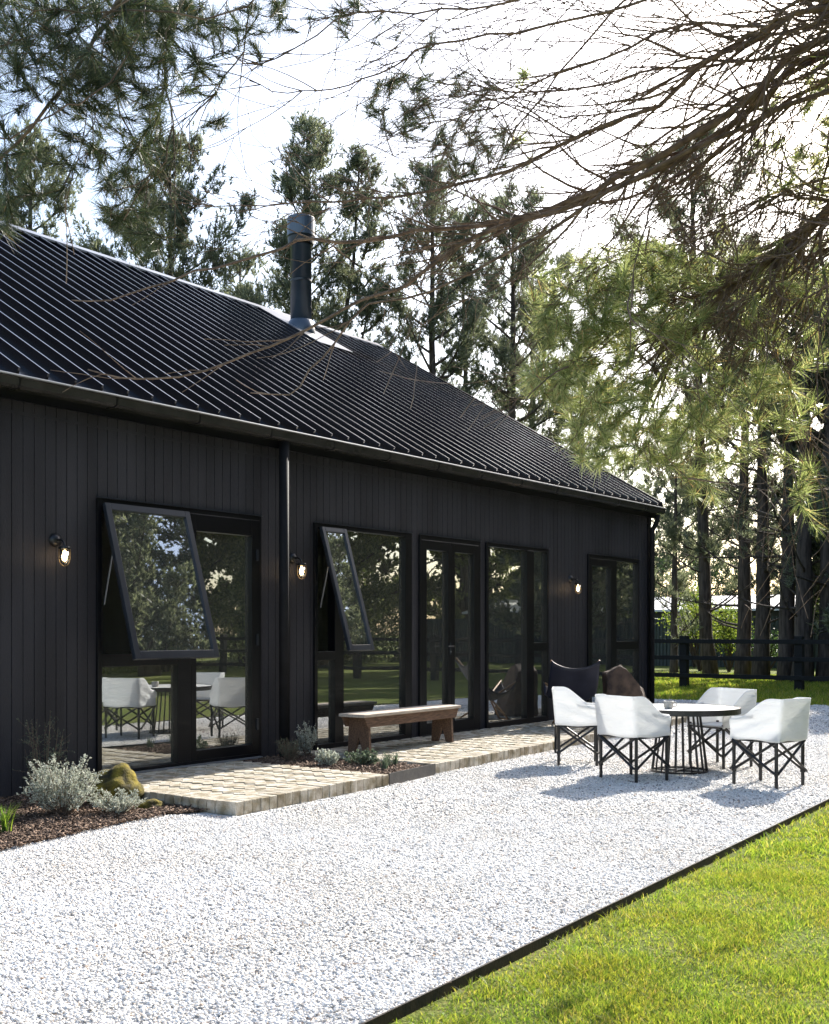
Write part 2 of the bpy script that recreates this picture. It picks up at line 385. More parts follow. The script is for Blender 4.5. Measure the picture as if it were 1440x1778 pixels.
def pebbles(P, z, s0, s1, V0, F0, flat=.6):
    n = len(P); s = RNG.uniform(s0, s1, n)
    V = V0[None] * (1 + RNG.uniform(-.22, .22, (n, len(V0), 1))) * np.stack([s, s * RNG.uniform(.6,.95,n), s * RNG.uniform(.45,.75,n)], -1)[:, None, :]
    V = np.einsum('nij,nkj->nki', rand_rot(n), V); V[:,:,2] *= flat + .2
    V[:,:,0] += P[:,0:1]; V[:,:,1] += P[:,1:2]; V[:,:,2] += (z + RNG.uniform(-.3,.8,n) * s * .6)[:, None]
    F = F0[None] + (np.arange(n) * len(V0))[:, None, None]
    return V.reshape(-1, 3), F.reshape(-1, F0.shape[1])
gpoly = [(GX0, edge_y(GX0)+.01), (GX1, edge_y(GX1)+.01), (GX1, 3), (19,3), (19, -.9), (9.5,-1.95), (9.5,-2.0), (8.6,-2.1), (6.44,-2.25), (6.15,-1.66), (5.7, -1.69), (5.1, -1.8), (4.5, -1.92), (3.2, -2.02), (GX0, -2.2)]
def scatter(poly, x0, x1, y0, y1, dens):
    n = int((x1-x0)*(y1-y0)*dens); P = np.stack([RNG.uniform(x0,x1,n), RNG.uniform(y0,y1,n)], -1)
    return P[inpoly(P, poly)]
P = scatter(gpoly, -1, 14, -6.6, -1.5, 6600); P = P[in_view(P, 3.4, 9.0)]
Va, Fa = pebbles(P, .002, .005, .0122, ICO_V, ICO_F, .5)
a = npmesh('gravel_stones', Va, Fa, M_pebble); a['kind'] = 'stuff'; tag(a, 'loose white and grey marble pebbles covering the yard', 'gravel')
P = scatter(gpoly, 2, 20, -6.3, -.8, 3300); P = P[in_view(P, 9.0, 16)]
Va, Fa = pebbles(P, .002, .008, .016, OCT_V * 1.1, OCT_F, .5)
a = npmesh('gravel_stones', Va, Fa, M_pebble); a['kind'] = 'stuff'; tag(a, 'loose white marble pebbles around the table and farther off', 'gravel')
P = scatter(gpoly, 9, GX1, -6.3, 2.5, 700); P = P[in_view(P, 16, 27, 1)]
Va, Fa = pebbles(P, .003, .014, .026, OCT_V, OCT_F)
a = npmesh('gravel_stones', Va, Fa, M_pebble); a['kind'] = 'stuff'; tag(a, 'white marble pebbles in the shaded far end of the yard', 'gravel')

P = scatter(gpoly, 2, 12, -6.2, -1.9, 22); P = P[in_view(P, 3.6, 13)]; V = []; F = []
for i, q in enumerate(P):
    for _ in range(int(RNG.integers(1, 5))):
        a_ = RNG.uniform(0, 6.28); L_ = RNG.uniform(.01, .04); w_ = RNG.uniform(.0012, .004); o2 = RNG.normal(0, .05, 2); c_ = np.array([q[0]+o2[0], q[1]+o2[1], .02]); b_ = len(V)
        dx = np.array([math.cos(a_), math.sin(a_), RNG.uniform(-.1, .1)])*L_; dy = np.array([-math.sin(a_), math.cos(a_), .2])*w_
        V += [c_-dx, c_+dy, c_+dx, c_-dy]; F.append((b_, b_+1, b_+2, b_+3))
a = npmesh('leaf_litter', V, F, M_mulch); a['kind'] = 'stuff'; tag(a, 'scattered brown twigs and dead needles on the gravel', 'litter')
# mulch chips
def chips(poly, bb, dens, z):
    P = scatter(poly, *bb, dens); n = len(P)
    L = RNG.uniform(.008,.026,n); W = RNG.uniform(.003,.008,n)
    B = np.array([(-1,-1,-.5),(1,-1,-.5),(1,1,-.5),(-1,1,-.5),(-1,-1,.5),(1,-1,.5),(1,1,.5),(-1,1,.5)], float)
    V = B[None] * np.stack([L, W, W*.6], -1)[:,None,:]
    a = RNG.uniform(0, 6.28, n); t = RNG.normal(0, .35, n)
    ca, sa, ct, st = np.cos(a), np.sin(a), np.cos(t), np.sin(t)
    x = V[:,:,0]*ct[:,None] - V[:,:,2]*st[:,None]; zz = V[:,:,0]*st[:,None] + V[:,:,2]*ct[:,None]; y = V[:,:,1]
    V2 = np.stack([x*ca[:,None]-y*sa[:,None]+P[:,0:1], x*sa[:,None]+y*ca[:,None]+P[:,1:2], zz + z + RNG.uniform(0,.02,n)[:,None]], -1)
    F0 = np.array([(0,3,2,1),(4,5,6,7),(0,1,5,4),(1,2,6,5),(2,3,7,6),(3,0,4,7)])
    return V2.reshape(-1,3), (F0[None] + (np.arange(n)*8)[:,None,None]).reshape(-1,4)
bp2 = [(x, y - (.06 if y < -.5 else 0)) for x, y in bedpoly]
Va, Fa = chips(bp2, (2.5, 6.5, -2.2, 0), 3000, .018)
a = npmesh('mulch_chips', Va, Fa, M_mulch); a['kind'] = 'stuff'; tag(a, 'brown bark mulch on the bed under the silver shrub', 'mulch')
Va, Fa = chips([(8.6, 0), (8.6, -2.0), (9.46, -1.92), (9.46, 0)], (8.5, 9.6, -2.1, 0), 3000, .08)
a = npmesh('mulch_chips', Va, Fa, M_mulch); a['kind'] = 'stuff'; tag(a, 'brown bark mulch in the small bed between the brick landings', 'mulch')

# lawn blades
def blades(P, z, h0, h1, wd, lean=.5):
    n = len(P); a = RNG.uniform(0, 6.28, n); hk = np.array([noise.noise(Vector((q[0]*3.1, q[1]*3.1, 9))) for q in P]); h = RNG.uniform(h0, h1, n)*np.clip(1 + 1.0*hk, .55, 1.6); l = RNG.uniform(.1, 1, n) * lean * h; b = RNG.uniform(0, 6.28, n)
    p = np.stack([P[:,0], P[:,1], np.full(n, z)], -1); wv = np.stack([np.cos(a)*wd, np.sin(a)*wd, np.zeros(n)], -1)
    mid = p + np.stack([np.cos(b)*l*.35, np.sin(b)*l*.35, h*.6], -1); tip = p + np.stack([np.cos(b)*l, np.sin(b)*l, h], -1)
    V = np.stack([p - wv, p + wv, mid + wv*.7, mid - wv*.7, tip], 1)
    F = np.array([(0,1,2),(0,2,3),(3,2,4)])
    return V.reshape(-1,3), (F[None] + (np.arange(n)*5)[:,None,None]).reshape(-1,3)
def lawn_pts(x0, x1, y0, y1, dens, d0, d1, m=.5):
    n = int((x1-x0)*(y1-y0)*dens); P = np.stack([RNG.uniform(x0,x1,n), RNG.uniform(y0,y1,n)], -1)
    P = P[in_view(P, d0, d1, m)]
    # patchy: thinner where the turf is worn
    k = np.array([noise.noise(Vector((q[0]*1.7, q[1]*1.7, 0))) + .6*noise.noise(Vector((q[0]*6, q[1]*6, 3))) for q in P])
    e = np.clip((edge_y(P[:,0]) - P[:,1]) / .25, 0, 1)
    return P[RNG.uniform(0,1,len(P)) < np.clip(.85 + k*.8, .35, 1) * (.15 + .85*e)]
P = lawn_pts(1, 13, -8.5, -5.4, 13000, 3.4, 7.5); P = P[P[:,1] < edge_y(P[:,0]) - .01]
Va, Fa = blades(P, -.037, .014, .038, .0022, 1.5)
a = npmesh('grass', Va, Fa, M_blade); a['kind'] = 'stuff'; tag(a, 'short sunlit yellow green turf in front of the gravel edging', 'grass')
P = lawn_pts(4, 17, -8.5, -5.2, 6000, 7.5, 13); P = P[P[:,1] < edge_y(P[:,0]) - .01]
Va, Fa = blades(P, -.037, .02, .05, .0036, 1.5)
a = npmesh('grass', Va, Fa, M_blade); a['kind'] = 'stuff'; tag(a, 'sunlit turf farther along the edging', 'grass')
n = 90000; P = np.stack([RNG.uniform(GX1, 38, n), RNG.uniform(-5, 12, n)], -1); P = P[in_view(P, 18, 46, 1)]
Va, Fa = blades(P, -.037, .05, .10, .010, .9)
a = npmesh('grass', Va, Fa, M_blade); a['kind'] = 'stuff'; tag(a, 'dappled lawn on both sides of the black rail fence', 'grass')

# ------------------------------------------------------------------ house
HX0, HX1, WALLH = -2.0, 18.74, 3.56
RID_Y, RID_Z, EAVE_Y, EAVE_Z = 6.09, 7.30, -.20, 3.60
SL = (RID_Z - EAVE_Z) / (RID_Y - EAVE_Y)
house = empty('house', (9, 0, 0), 'long low charcoal board house with black ribbed metal gable roof and tall black framed windows', 'house')
OPEN = [(6.83, 8.98, .10, 2.68), (9.85, 11.69, .10, 2.68), (11.87, 13.28, .10, 2.68), (13.44, 15.16, .10, 2.68), (16.43, 18.28, .10, 2.68)]
# backing wall and cladding boards
bw = MB(); xs = HX0
for (a0, a1, z0, z1) in OPEN:
    bw.box(xs, a0, .0, .14, 0, WALLH); bw.box(a0, a1, .0, .14, z1, WALLH); bw.box(a0, a1, .0, .14, -.02, z0 - .002); xs = a1
bw.box(xs, HX1, .0, .14, 0, WALLH)
bw.box(HX0, HX1, 12.04, 12.18, 0, WALLH)
for X in (HX0, HX1 - .14):
    bw.extr([(.142, 0), (12.03, 0), (12.03, WALLH), (RID_Y, RID_Z - .18), (.142, WALLH)], 'x', X, X + .138)
cl = MB(); bwid = .1135; x = HX0
while x < HX1 - .08:
    a, b = x, min(x + bwid - .0075, HX1 - .08)
    cuts = sorted({a, b} | {e for o in OPEN for e in o[:2] if a < e < b})
    for c0, c1 in zip(cuts[:-1], cuts[1:]):
        m_ = (c0 + c1) / 2; op = [o for o in OPEN if o[0] < m_ < o[1]]
        j = random.uniform(-.001, .001)
        if op: cl.box(c0, c1, -.019 + j, -.0005, op[0][3], 3.335)
        else: cl.box(c0, c1, -.019 + j, -.0005, .03, 3.335)
        cl.box(c0, c1, -.022 + j, -.0005, 3.345, WALLH - .02)
    x += bwid
bw.build('wall', M_clad, house)
cb = cl.build('cladding', M_clad, house)
MB().box(HX0, HX1, -.028, -.0235, 3.325, 3.35).build('batten', M_clad, house)
MB().box(HX1 - .078, HX1 + .03, -.045, .02, .0, 3.52).box(HX1 + .001, HX1 + .03, .021, .10, 0, 3.52).build('corner_trim', M_frame, house)

# roof sheets: pans with upstanding ribs running up the slope
def roof_slope(mb, ey, ez, ry, rz, x0, x1):
    n = Vector((0, -(rz-ez), (ry-ey))).normalized() if ry > ey else Vector((0, (rz-ez), (ey-ry))).normalized()
    prof = []; x = x0; sp, rt, rbw, hh = .29, .017, .030, .086
    prof.append((x, 0))
    while x < x1 - sp:
        prof += [(x + .12, 0), (x + .12 + (rbw-rt)/2, hh), (x + .12 + (rbw+rt)/2, hh), (x + .12 + rbw, 0)]; x += sp
    prof.append((x1, 0))
    k = len(prof); vs = []
    for (yy, zz) in ((ey, ez), (ry, rz)):
        for (X, h) in prof: vs.append((X, yy + n.y*h, zz + n.z*h))
    fs = [(i, i+1, k+i+1, k+i) for i in range(k-1)]
    # rib end caps at the eave
    vs2 = []
    mb.add(vs, fs)
    for i in range(1, k-1, 4):
        mb.add([vs[i], vs[i+1], vs[i+2], vs[i+3]], [(0,3,2,1)])
    # underside
    mb.add([(x0, ey, ez-.025), (x1, ey, ez-.025), (x1, ry, rz-.025), (x0, ry, rz-.025)], [(0,3,2,1)])
rf = MB(); RX0, RX1 = HX0 - .1, HX1 + .09
roof_slope(rf, EAVE_Y, EAVE_Z, RID_Y, RID_Z, RX0, RX1); roof_slope(rf, 12.38, EAVE_Z, RID_Y, RID_Z, RX0, RX1)
roof = rf.build('roof', M_roof, house)
rc = MB(); th = math.atan(SL)
for s in (-1, 1):
    y1, z1 = RID_Y + s*.17*math.cos(th), RID_Z - .17*math.sin(th) + .108
    rc.add([(RX0-.01, RID_Y, RID_Z+.115), (RX1+.01, RID_Y, RID_Z+.115), (RX1+.01, y1, z1), (RX0-.01, y1, z1),
            (RX0-.01, y1, z1-.03), (RX1+.01, y1, z1-.03)], [(0,1,2,3) if s > 0 else (0,3,2,1), (3,2,5,4)])
rc.build('ridge_cap', M_ridge, roof)
for X in (RX1, RX0 - .03):
    vg = MB(); vg.add([(X, EAVE_Y-.02, EAVE_Z-.10), (X, RID_Y, RID_Z-.10), (X, RID_Y, RID_Z+.108), (X, EAVE_Y-.02, EAVE_Z+.108),
            (X+.03, EAVE_Y-.02, EAVE_Z-.10), (X+.03, RID_Y, RID_Z-.10), (X+.03, RID_Y, RID_Z+.108), (X+.03, EAVE_Y-.02, EAVE_Z+.108)],
           [(0,1,2,3),(7,6,5,4),(3,2,6,7),(0,4,5,1),(0,3,7,4)]); vg.build('barge_board', M_roof, roof)

# gutter, fascia
MB().box(RX0+.03, RX1-.03, -.128, -.105, 3.42, 3.575).build('fascia', M_frame, house)
MB().box(RX0+.03, RX1-.03, -.104, -.023, 3.535, 3.56).build('soffit', M_frame, house)
g = MB(); gp = [(-.130, 3.497), (-.240, 3.497), (-.270, 3.515), (-.280, 3.575), (-.292, 3.580), (-.292, 3.592), (-.270, 3.594), (-.262, 3.572), (-.256, 3.52), (-.236, 3.506), (-.132, 3.506)]
g.extr(gp, 'x', RX0 - .02, RX1 + .02); gut = g.build('gutter', M_gut, house)
MB().tube([(RX0-.02, -.286, 3.594), (RX1+.02, -.286, 3.594)], .011, 8).build('gutter_lip', M_ridge, gut)  # paler steel on the lip puts its sunlit highlight into the colour
x = RX0 + .8
while x < RX1:
    g = MB(); g.extr([(-.129, 3.493), (-.242, 3.493), (-.2735, 3.513), (-.2845, 3.575), (-.28, 3.575), (-.27, 3.515), (-.24, 3.497), (-.129, 3.497)], 'x', x, x + .018); x += 1.02
    g.build('gutter_bracket', M_frame, gut)
# downpipes
def downpipe(x, yy):
    MB().tube([(x, yy, 3.497), (x, yy, .02)], .056, 18).build('downpipe', M_pipe, house, True)
downpipe(9.20, -.178)
MB().tube([(HX1-.05, -.20, 3.48), (HX1-.05, -.19, 3.36), (HX1-.05, -.10, 3.2), (HX1-.05, -.095, .02)], .045, 12).build('downpipe', M_pipe, house, True)
# flue
FX, FY = 15.55, 5.28; fz = EAVE_Z + SL * (FY - EAVE_Y)
f = MB(); f.lathe([(.19, fz-.2), (.19, 8.45), (.2, 8.45), (.2, 8.5), (.19, 8.5), (.19, 8.56)], FX, FY, 32); flue = f.build('flue', M_flue, house, False)
flue.data.polygons.foreach_set('use_smooth', [len(p.vertices) == 4 for p in flue.data.polygons])
c = MB(); c.lathe([(.2, 8.53), (.250, 8.56), (.250, 8.88), (.24, 8.895), (.02, 8.91)], FX, FY, 32).build('flue_cap', M_flue, flue)
c = MB(); c.lathe([(.21, 8.40), (.23, 8.42), (.24, 8.53), (.2, 8.53)], FX, FY, 32).build('flue_collar', M_black, flue)
c = MB(); c.lathe([(.27, fz-.18), (.25, fz+.08), (.22, fz+.20), (.195, fz+.23)], FX, FY, 28); c.build('flue_boot', M_flue, flue, True)
MB().box(FX - .193, FX-.187, FY-.19, FY-.0, fz+.9, fz+.93).lathe([(.1935, fz+.92), (.1935, fz+.95)], FX, FY, 32).build('flue_joint', M_black, flue)
tr_ = MB()
def onroof(x, y, h): return (x, y - .507*h, EAVE_Z + SL*(y-EAVE_Y) + .862*h)
for (xa, xb, ya, yb) in ((FX-.42, FX+.50, FY-.75, RID_Y-.12),):
    tr_.add([onroof(xa, ya, .096), onroof(xb, ya, .096), onroof(xb, yb, .096), onroof(xa, yb, .096),
             onroof(xa, ya, .09), onroof(xb, ya, .09)], [(0,1,2,3), (0,4,5,1)])
tr_.build('flue_flashing', M_ridge, roof)

# interior
MB().box(HX0+.14, HX1-.15, .16, 5.6, .03, .098).build('interior_floor', M_intfl, house)
it = MB(); it.box(HX0+.14, HX1-.15, 5.0, 5.1, .10, 2.95); it.box(HX0+.14, HX1-.15, .16, 5.1, 2.951, 3.0)
for X in (9.28, 15.8): it.box(X, X+.1, .17, 4.99, .10, 2.95)
it.box(4.6, 4.7, .17, 4.99, .10, 2.95)
it.build('interior_wall', M_int, house)
MB().box(12.2, 14.6, 4.55, 4.98, .9, 2.25).box(12.6, 14.2, 4.50, 4.549, 1.3, 1.9).build('fireplace', M_black, house)
MB().tube([(7.02, .45, .12), (7.0, .44, 2.9)], .05, 8).tube([(7.12, .47, .12), (7.1, .45, 2.9)], .045, 8).tube([(7.21, .44, .12), (7.2, .46, 2.9)], .05, 8).build('curtain', M_linen, house, True)

# ---- window units
def unit(kind, label, frame, panes, yf=(-.048, .06)):
    m = MB()
    for (a, b, c_, d) in frame: m.box(a, b, yf[0], yf[1], c_, d)
    wn = m.build(kind, M_frame, house, bevel=.004)
    if label: wn['label'] = label
    for (a, b, c_, d) in panes:
        MB().box(a - .004, b + .004, .004, .012, c_ - .004, d + .004).build('pane', M_glass, wn)
    return wn
def ring(x0, x1, z0, z1, wl, wr, wb, wt):
    return [(x0, x0+wl, z0, z1), (x1-wr, x1, z0, z1), (x0+wl, x1-wr, z0, z0+wb), (x0+wl, x1-wr, z1-wt, z1)]
def sash(x0, x1, ztop, L, tilt, parent, fw=.065):
    y0 = -.055; ct, st = math.cos(tilt), math.sin(tilt)
    # local: u along x, s down the sash, n outward
    M = Matrix(((1,0,0,0), (0,-ct,-st,y0), (0,st,-ct,ztop), (0,0,0,1)))   # (x, n, s) -> world
    def P(x, n_, s): return M @ Vector((x, n_, s))
    m = MB()
    for (a, b, c_, d) in ((x0, x0+fw, 0, L), (x1-fw, x1, 0, L), (x0+fw, x1-fw, 0, fw), (x0+fw, x1-fw, L-fw*1.15, L)):
        m.box(a, b, 0, .045, c_, d, M)
    s = m.build('sash', M_sash, parent, bevel=.004)
    MB().box(x0+fw-.004, x1-fw+.004, .018, .026, fw-.004, L-fw*1.15+.004, M).build('sash_pane', M_glass, parent)
    for X in (x0 + .03, x1 - .03):
        MB().tube([(X, -.052, ztop - L*.62), P(X, -.004, L*.30)], .007, 6).build('stay_arm', M_ridge, parent)
T1 = math.asin(.43/1.5)
w1 = unit('window', 'door and window unit with wide propped open awning sash, left of the downpipe',
    ring(6.83, 8.98, .10, 2.68, .05, .02, .05, .05) + [(7.80, 7.98, .15, 2.63), (6.88, 7.80, 1.12, 1.24)] +
    [(7.981, 8.05, .15, 2.63), (8.84, 8.959, .15, 2.63), (8.05, 8.84, .15, .25), (8.05, 8.84, 2.46, 2.63)],
    [(6.88, 7.80, .15, 1.12), (8.05, 8.84, .25, 2.46)])
sash(6.87, 7.91, 2.625, 1.50, T1, w1)
for z in (2.2, 1.3, .4): MB().box(8.90, 8.93, -.062, -.049, z, z+.12).build('hinge', M_sash, w1)
MB().box(6.9, 8.95, -.10, -.049, .104, .118).build('sill', M_ridge, w1)
w2 = unit('window', 'window unit with narrow propped open awning sash behind the bench',
    ring(9.85, 11.69, .10, 2.68, .05, .13, .06, .05) + [(10.20, 10.36, .16, 2.63), (9.90, 10.20, 1.12, 1.22)],
    [(9.90, 10.20, .16, 1.12), (10.36, 11.56, .16, 2.63)])
sash(9.91, 10.35, 2.625, 1.46, T1, w2, .055)
d3 = unit('double_door', 'glazed black double doors with lever handle',
    ring(11.87, 13.28, .10, 2.68, .04, .04, .02, .06) +
    [(11.91, 12.02, .12, 2.62), (12.50, 12.575, .12, 2.62), (12.58, 12.66, .12, 2.62), (13.12, 13.24, .12, 2.62),
     (12.02, 12.50, .12, .27), (12.66, 13.12, .12, .27), (12.02, 12.50, 2.50, 2.62), (12.66, 13.12, 2.50, 2.62)],
    [(12.02, 12.50, .27, 2.50), (12.66, 13.12, .27, 2.50)])
MB().box(12.535, 12.565, -.056, -.0485, 1.14, 1.30).tube([(12.55, -.05, 1.25), (12.55, -.10, 1.25), (12.42, -.105, 1.25)], .009, 8).build('handle', M_sash, d3)
MB().tube([(12.55, -.0565, 1.18), (12.55, -.062, 1.18)], .011, 10).build('lock', M_ridge, d3)
w4 = unit('window', 'large fixed pane beside a narrow split window, reflecting the boulder',
    ring(13.44, 15.16, .10, 2.68, .05, .05, .08, .05) + [(14.52, 14.72, .18, 2.63), (14.72, 15.11, 1.16, 1.28)],
    [(13.49, 14.52, .18, 2.63), (14.72, 15.11, .18, 1.16), (14.72, 15.11, 1.28, 2.63)])
w5 = unit('window', 'farthest tall window unit beside the house corner',
    ring(16.43, 18.28, .10, 2.68, .06, .05, .08, .06) + [(17.22, 17.42, .18, 2.62), (17.42, 18.23, 1.14, 1.28), (16.49, 16.55, .18, 2.62), (16.55, 17.22, 2.5, 2.62), (16.55,17.22,.18,.28)],
    [(16.55, 17.22, .28, 2.5), (17.42, 18.23, .18, 1.14), (17.42, 18.23, 1.28, 2.62)])
# thin head flashings
for o in OPEN: MB().box(o[0]-.02, o[1]+.02, -.062, -.0495, 2.681, 2.692).build('head_flashing', M_sash, house)

# cushion inside
def blob(name, loc, sx, sy, sz, mt, parent=None, seed=0, amp=.1, fr=1.5, sub=4, rot=0, power=1.0):
    bm = bmesh.new(); bmesh.ops.create_icosphere(bm, subdivisions=sub, radius=1)
    off = Vector((seed*7.3, seed*3.1, seed*1.7)); M = Matrix.Rotation(rot, 3, 'Z')
    for v in bm.verts:
        n_ = noise.fractal(v.co*fr + off, 1.0, 2.0, 4); k = 1 + amp*n_
        co = Vector((v.co.x*sx*k, v.co.y*sy*k, v.co.z*sz*k)); v.co = M @ co + Vector(loc)
    me = bpy.data.meshes.new(name)
    if parent is not None:
        o_ = root_loc(parent)
        for v in bm.verts: v.co -= o_
    bm.to_mesh(me); bm.free(); return link(name, me, mt, parent, True)
cu = blob('cushion', (11.15, .62, .95), .26, .09, .26, M_linen, None, 4, .12); tag(cu, 'pale linen cushion just inside the window above the bench', 'cushion')
so = empty('sofa', (11.2, .8, .1), 'dark sofa back inside the window above the bench', 'sofa')
MB().box(10.5, 12.2, .75, .95, .12, .80).build('backrest', M_intfl, so, bevel=.04); MB().box(10.5, 12.2, .951, 1.6, .12, .5).build('seat', M_intfl, so, bevel=.04)

# ------------------------------------------------------------------ brick paving
def paving(poly, label, borders, z=.11):
    root = None
    m = MB(); cx = sum(p[0] for p in poly)/len(poly); cy = sum(p[1] for p in poly)/len(poly)
    ins = [(p[0] + (.02 if p[0] < cx else -.02), p[1] + (.02 if p[1] < cy else 0)) for p in poly]
    m.prism(ins, 0.0, z - .012); o = m.build('paving', M_mortar); o['kind'] = 'structure'; o['label'] = label
    b = MB(); Lb, Wb, gp_ = .225, .088, .004
    xs_ = [p[0] for p in poly]; ys = [p[1] for p in poly]
    PP = []
    ang = R(45); ca, sa = math.cos(ang), math.sin(ang); x0, y0 = min(xs_), min(ys); span = int((max(xs_)-x0 + 6) / .11) + 8
    W = Wb + gp_
    for i in range(-span, span):
        for j in range(-span//2, span//2):
            # herringbone: repeat cell
            for typ in (0, 1):
                if typ == 0: u = i*W + j*0; 
            pass
    # herringbone via classic lattice: horizontal brick at (a,b) covers cells (a,b),(a+1,b); vertical covers (a,b+1)... 
    for a_ in range(-span, span):
        for b_ in range(-span, span):
            k = (a_ - b_) % 4
            if k == 0: u0, u1, v0, v1 = a_, a_+2, b_, b_+1
            elif k == 2: continue
            elif k == 3: u0, u1, v0, v1 = a_, a_+1, b_-1, b_+1
            else: continue
            uc, vc = (u0+u1)/2*W, (v0+v1)/2*W
            X = x0 + 1 + uc*ca - vc*sa; Y = y0 + .5 + uc*sa + vc*ca
            PP.append((X, Y, u1-u0, v1-v0))
    A = np.array(PP); shr = poly
    keep = inpoly(A[:, :2], shr)
    for (e0_, e1_) in borders:
        d = Vector(e1_) - Vector(e0_); nrm = Vector((-d.y, d.x)).normalized()
        dist = (A[:,0]-e0_[0])*nrm.x + (A[:,1]-e0_[1])*nrm.y
        keep &= dist > .13
    for X, Y, du, dv in A[keep]:
        M = Matrix.Translation((X, Y, 0)) @ Matrix.Rotation(ang, 4, 'Z') @ Matrix.Rotation(random.gauss(0, .004), 4, 'X') @ Matrix.Rotation(random.gauss(0, .004), 4, 'Y')
        hx, hy = du*W/2 - gp_/2 - random.uniform(0,.003), dv*W/2 - gp_/2 - random.uniform(0,.003)
        b.box(-hx, hx, -hy, hy, z-.05, z-.004 + random.uniform(-.003,.002), M)
    bo = b.build('paving_bricks', M_brick, o)
    b = MB()
    for (e0_, e1_) in borders:
        p0, p1 = Vector(e0_), Vector(e1_); L = (p1-p0).length; d = (p1-p0).normalized(); nb = int(L/.098)
        for i in range(nb):
            w_ = L/nb; c_ = p0 + d*(w_*(i+.5)); a_ = math.atan2(d.y, d.x)
            M = Matrix.Translation((c_.x, c_.y, 0)) @ Matrix.Rotation(a_, 4, 'Z')
            j = random.uniform(-.006,.006)
            b.box(-w_/2+.005+random.uniform(0,.003), w_/2-.004-random.uniform(0,.003), j, .215, .001+random.uniform(0,.004), z + random.uniform(-.003,.003), M)
    b.build('paving_edge', M_brick, o, bevel=.006)
    return o
p1 = [(6.44, -2.21), (8.58, -2.08), (8.58, -.02), (6.44, -.02)]
paving(p1, 'raised herringbone brick landing in front of the open awning window', [((6.44,-2.21),(8.58,-2.08)), ((6.44,-.02),(6.44,-1.985))])
p2 = [(9.52, -1.95), (14.0, -1.62), (18.74, -1.30), (18.74, -.02), (9.52, -.02)]
paving(p2, 'long raised brick terrace under the bench', [((9.52,-1.95),(14.0,-1.62)), ((14.0,-1.62),(18.74,-1.30)), ((9.52,-.02),(9.52,-1.735))])
mb = MB(); mb.add([(8.585,-2.085,0),(9.515,-1.955,0),(9.515,-1.945,0),(8.585,-2.075,0),(8.585,-2.085,.115),(9.515,-1.955,.115),(9.515,-1.945,.115),(8.585,-2.075,.115)],
    [(0,3,2,1),(4,5,6,7),(0,1,5,4),(1,2,6,5),(2,3,7,6),(3,0,4,7)])
tag(mb.build('planter_edge', M_steel), 'low dark steel plate closing the small planting bed between brick landings', 'edging')

# ------------------------------------------------------------------ wall lamps
def wall_lamp(x, z, label):
    r = empty('wall_lamp', (x, -.02, z), label, 'wall lamp', 'caged wall lamps along the facade')
    m = MB(); 
    prof = [(.0005, .045), (.03, .04), (.055, .022), (.062, 0)]
    n = 20; vs = []; fs = []
    for rr, yy in prof:
        for k in range(n): a = 2*math.pi*k/n; vs.append((x + rr*math.cos(a), -.02 - yy, z + rr*math.sin(a)))
    for i in range(3):
        for k in range(n): fs.append((i*n+k, i*n+(k+1) % n, (i+1)*n+(k+1) % n, (i+1)*n+k))
    m.add(vs, fs).build('back_plate', M_black, r, True)
    pts = [(x, -.05, z)] + [(x, -.10 - .06*math.sin(t), z - .0 - .06*(1-math.cos(t))) for t in (0, .4, .8, 1.2, 1.57)] + [(x, -.16, z-.075)]
    MB().tube(pts, .009, 8).build('arm', M_black, r, True)
    cx, cy, zt = x, -.16, z - .07
    MB().lathe([(.012, zt+.012), (.048, zt+.008), (.052, zt), (.052, zt-.016), (.03, zt-.018)], cx, cy, 20).build('cap', M_black, r)
    gl = [(.040, zt-.018), (.041, zt-.10)] + [(.041*math.cos(t), zt-.10-.055*math.sin(t)) for t in (.35,.7,1.05,1.35,1.55)]
    MB().lathe(gl, cx, cy, 20).build('glass_shade', M_lglass, r, True)
    cg = MB()
    for k in range(4):
        a = math.pi/4 + k*math.pi/2
        pp = [(.048, zt-.014), (.048, zt-.10), (.042, zt-.13), (.025, zt-.155), (.003, zt-.166)]
        cg.tube([(cx + q*math.cos(a), cy + q*math.sin(a), zz) for q, zz in pp], .0028, 5)
    cg.tube([(cx + .05*math.cos(t*math.pi/10), cy + .05*math.sin(t*math.pi/10), zt-.10) for t in range(21)], .003, 5, False)
    cg.build('cage', M_brass, r)
    MB().lathe([(.013, zt-.018), (.014, zt-.045), (.022, zt-.065), (.026, zt-.09), (.018, zt-.115), (.003, zt-.124)], cx, cy, 14).build('bulb', M_bulb, r, True)
    ld = bpy.data.lights.new('bulb_light', 'POINT'); ld.energy = 1.6; ld.color = (1, .68, .4); ld.shadow_soft_size = .03
    lo = bpy.data.objects.new('bulb_light', ld); C.objects.link(lo); lo.parent = r; lo.location = (0, -.14, -.16)
wall_lamp(6.38, 2.26, 'black caged wall lamp, nearest one, left of the big open window')
wall_lamp(9.50, 2.26, 'black caged wall lamp just right of the downpipe, the middle one')
wall_lamp(15.87, 2.26, 'black caged wall lamp nearest the far house corner')

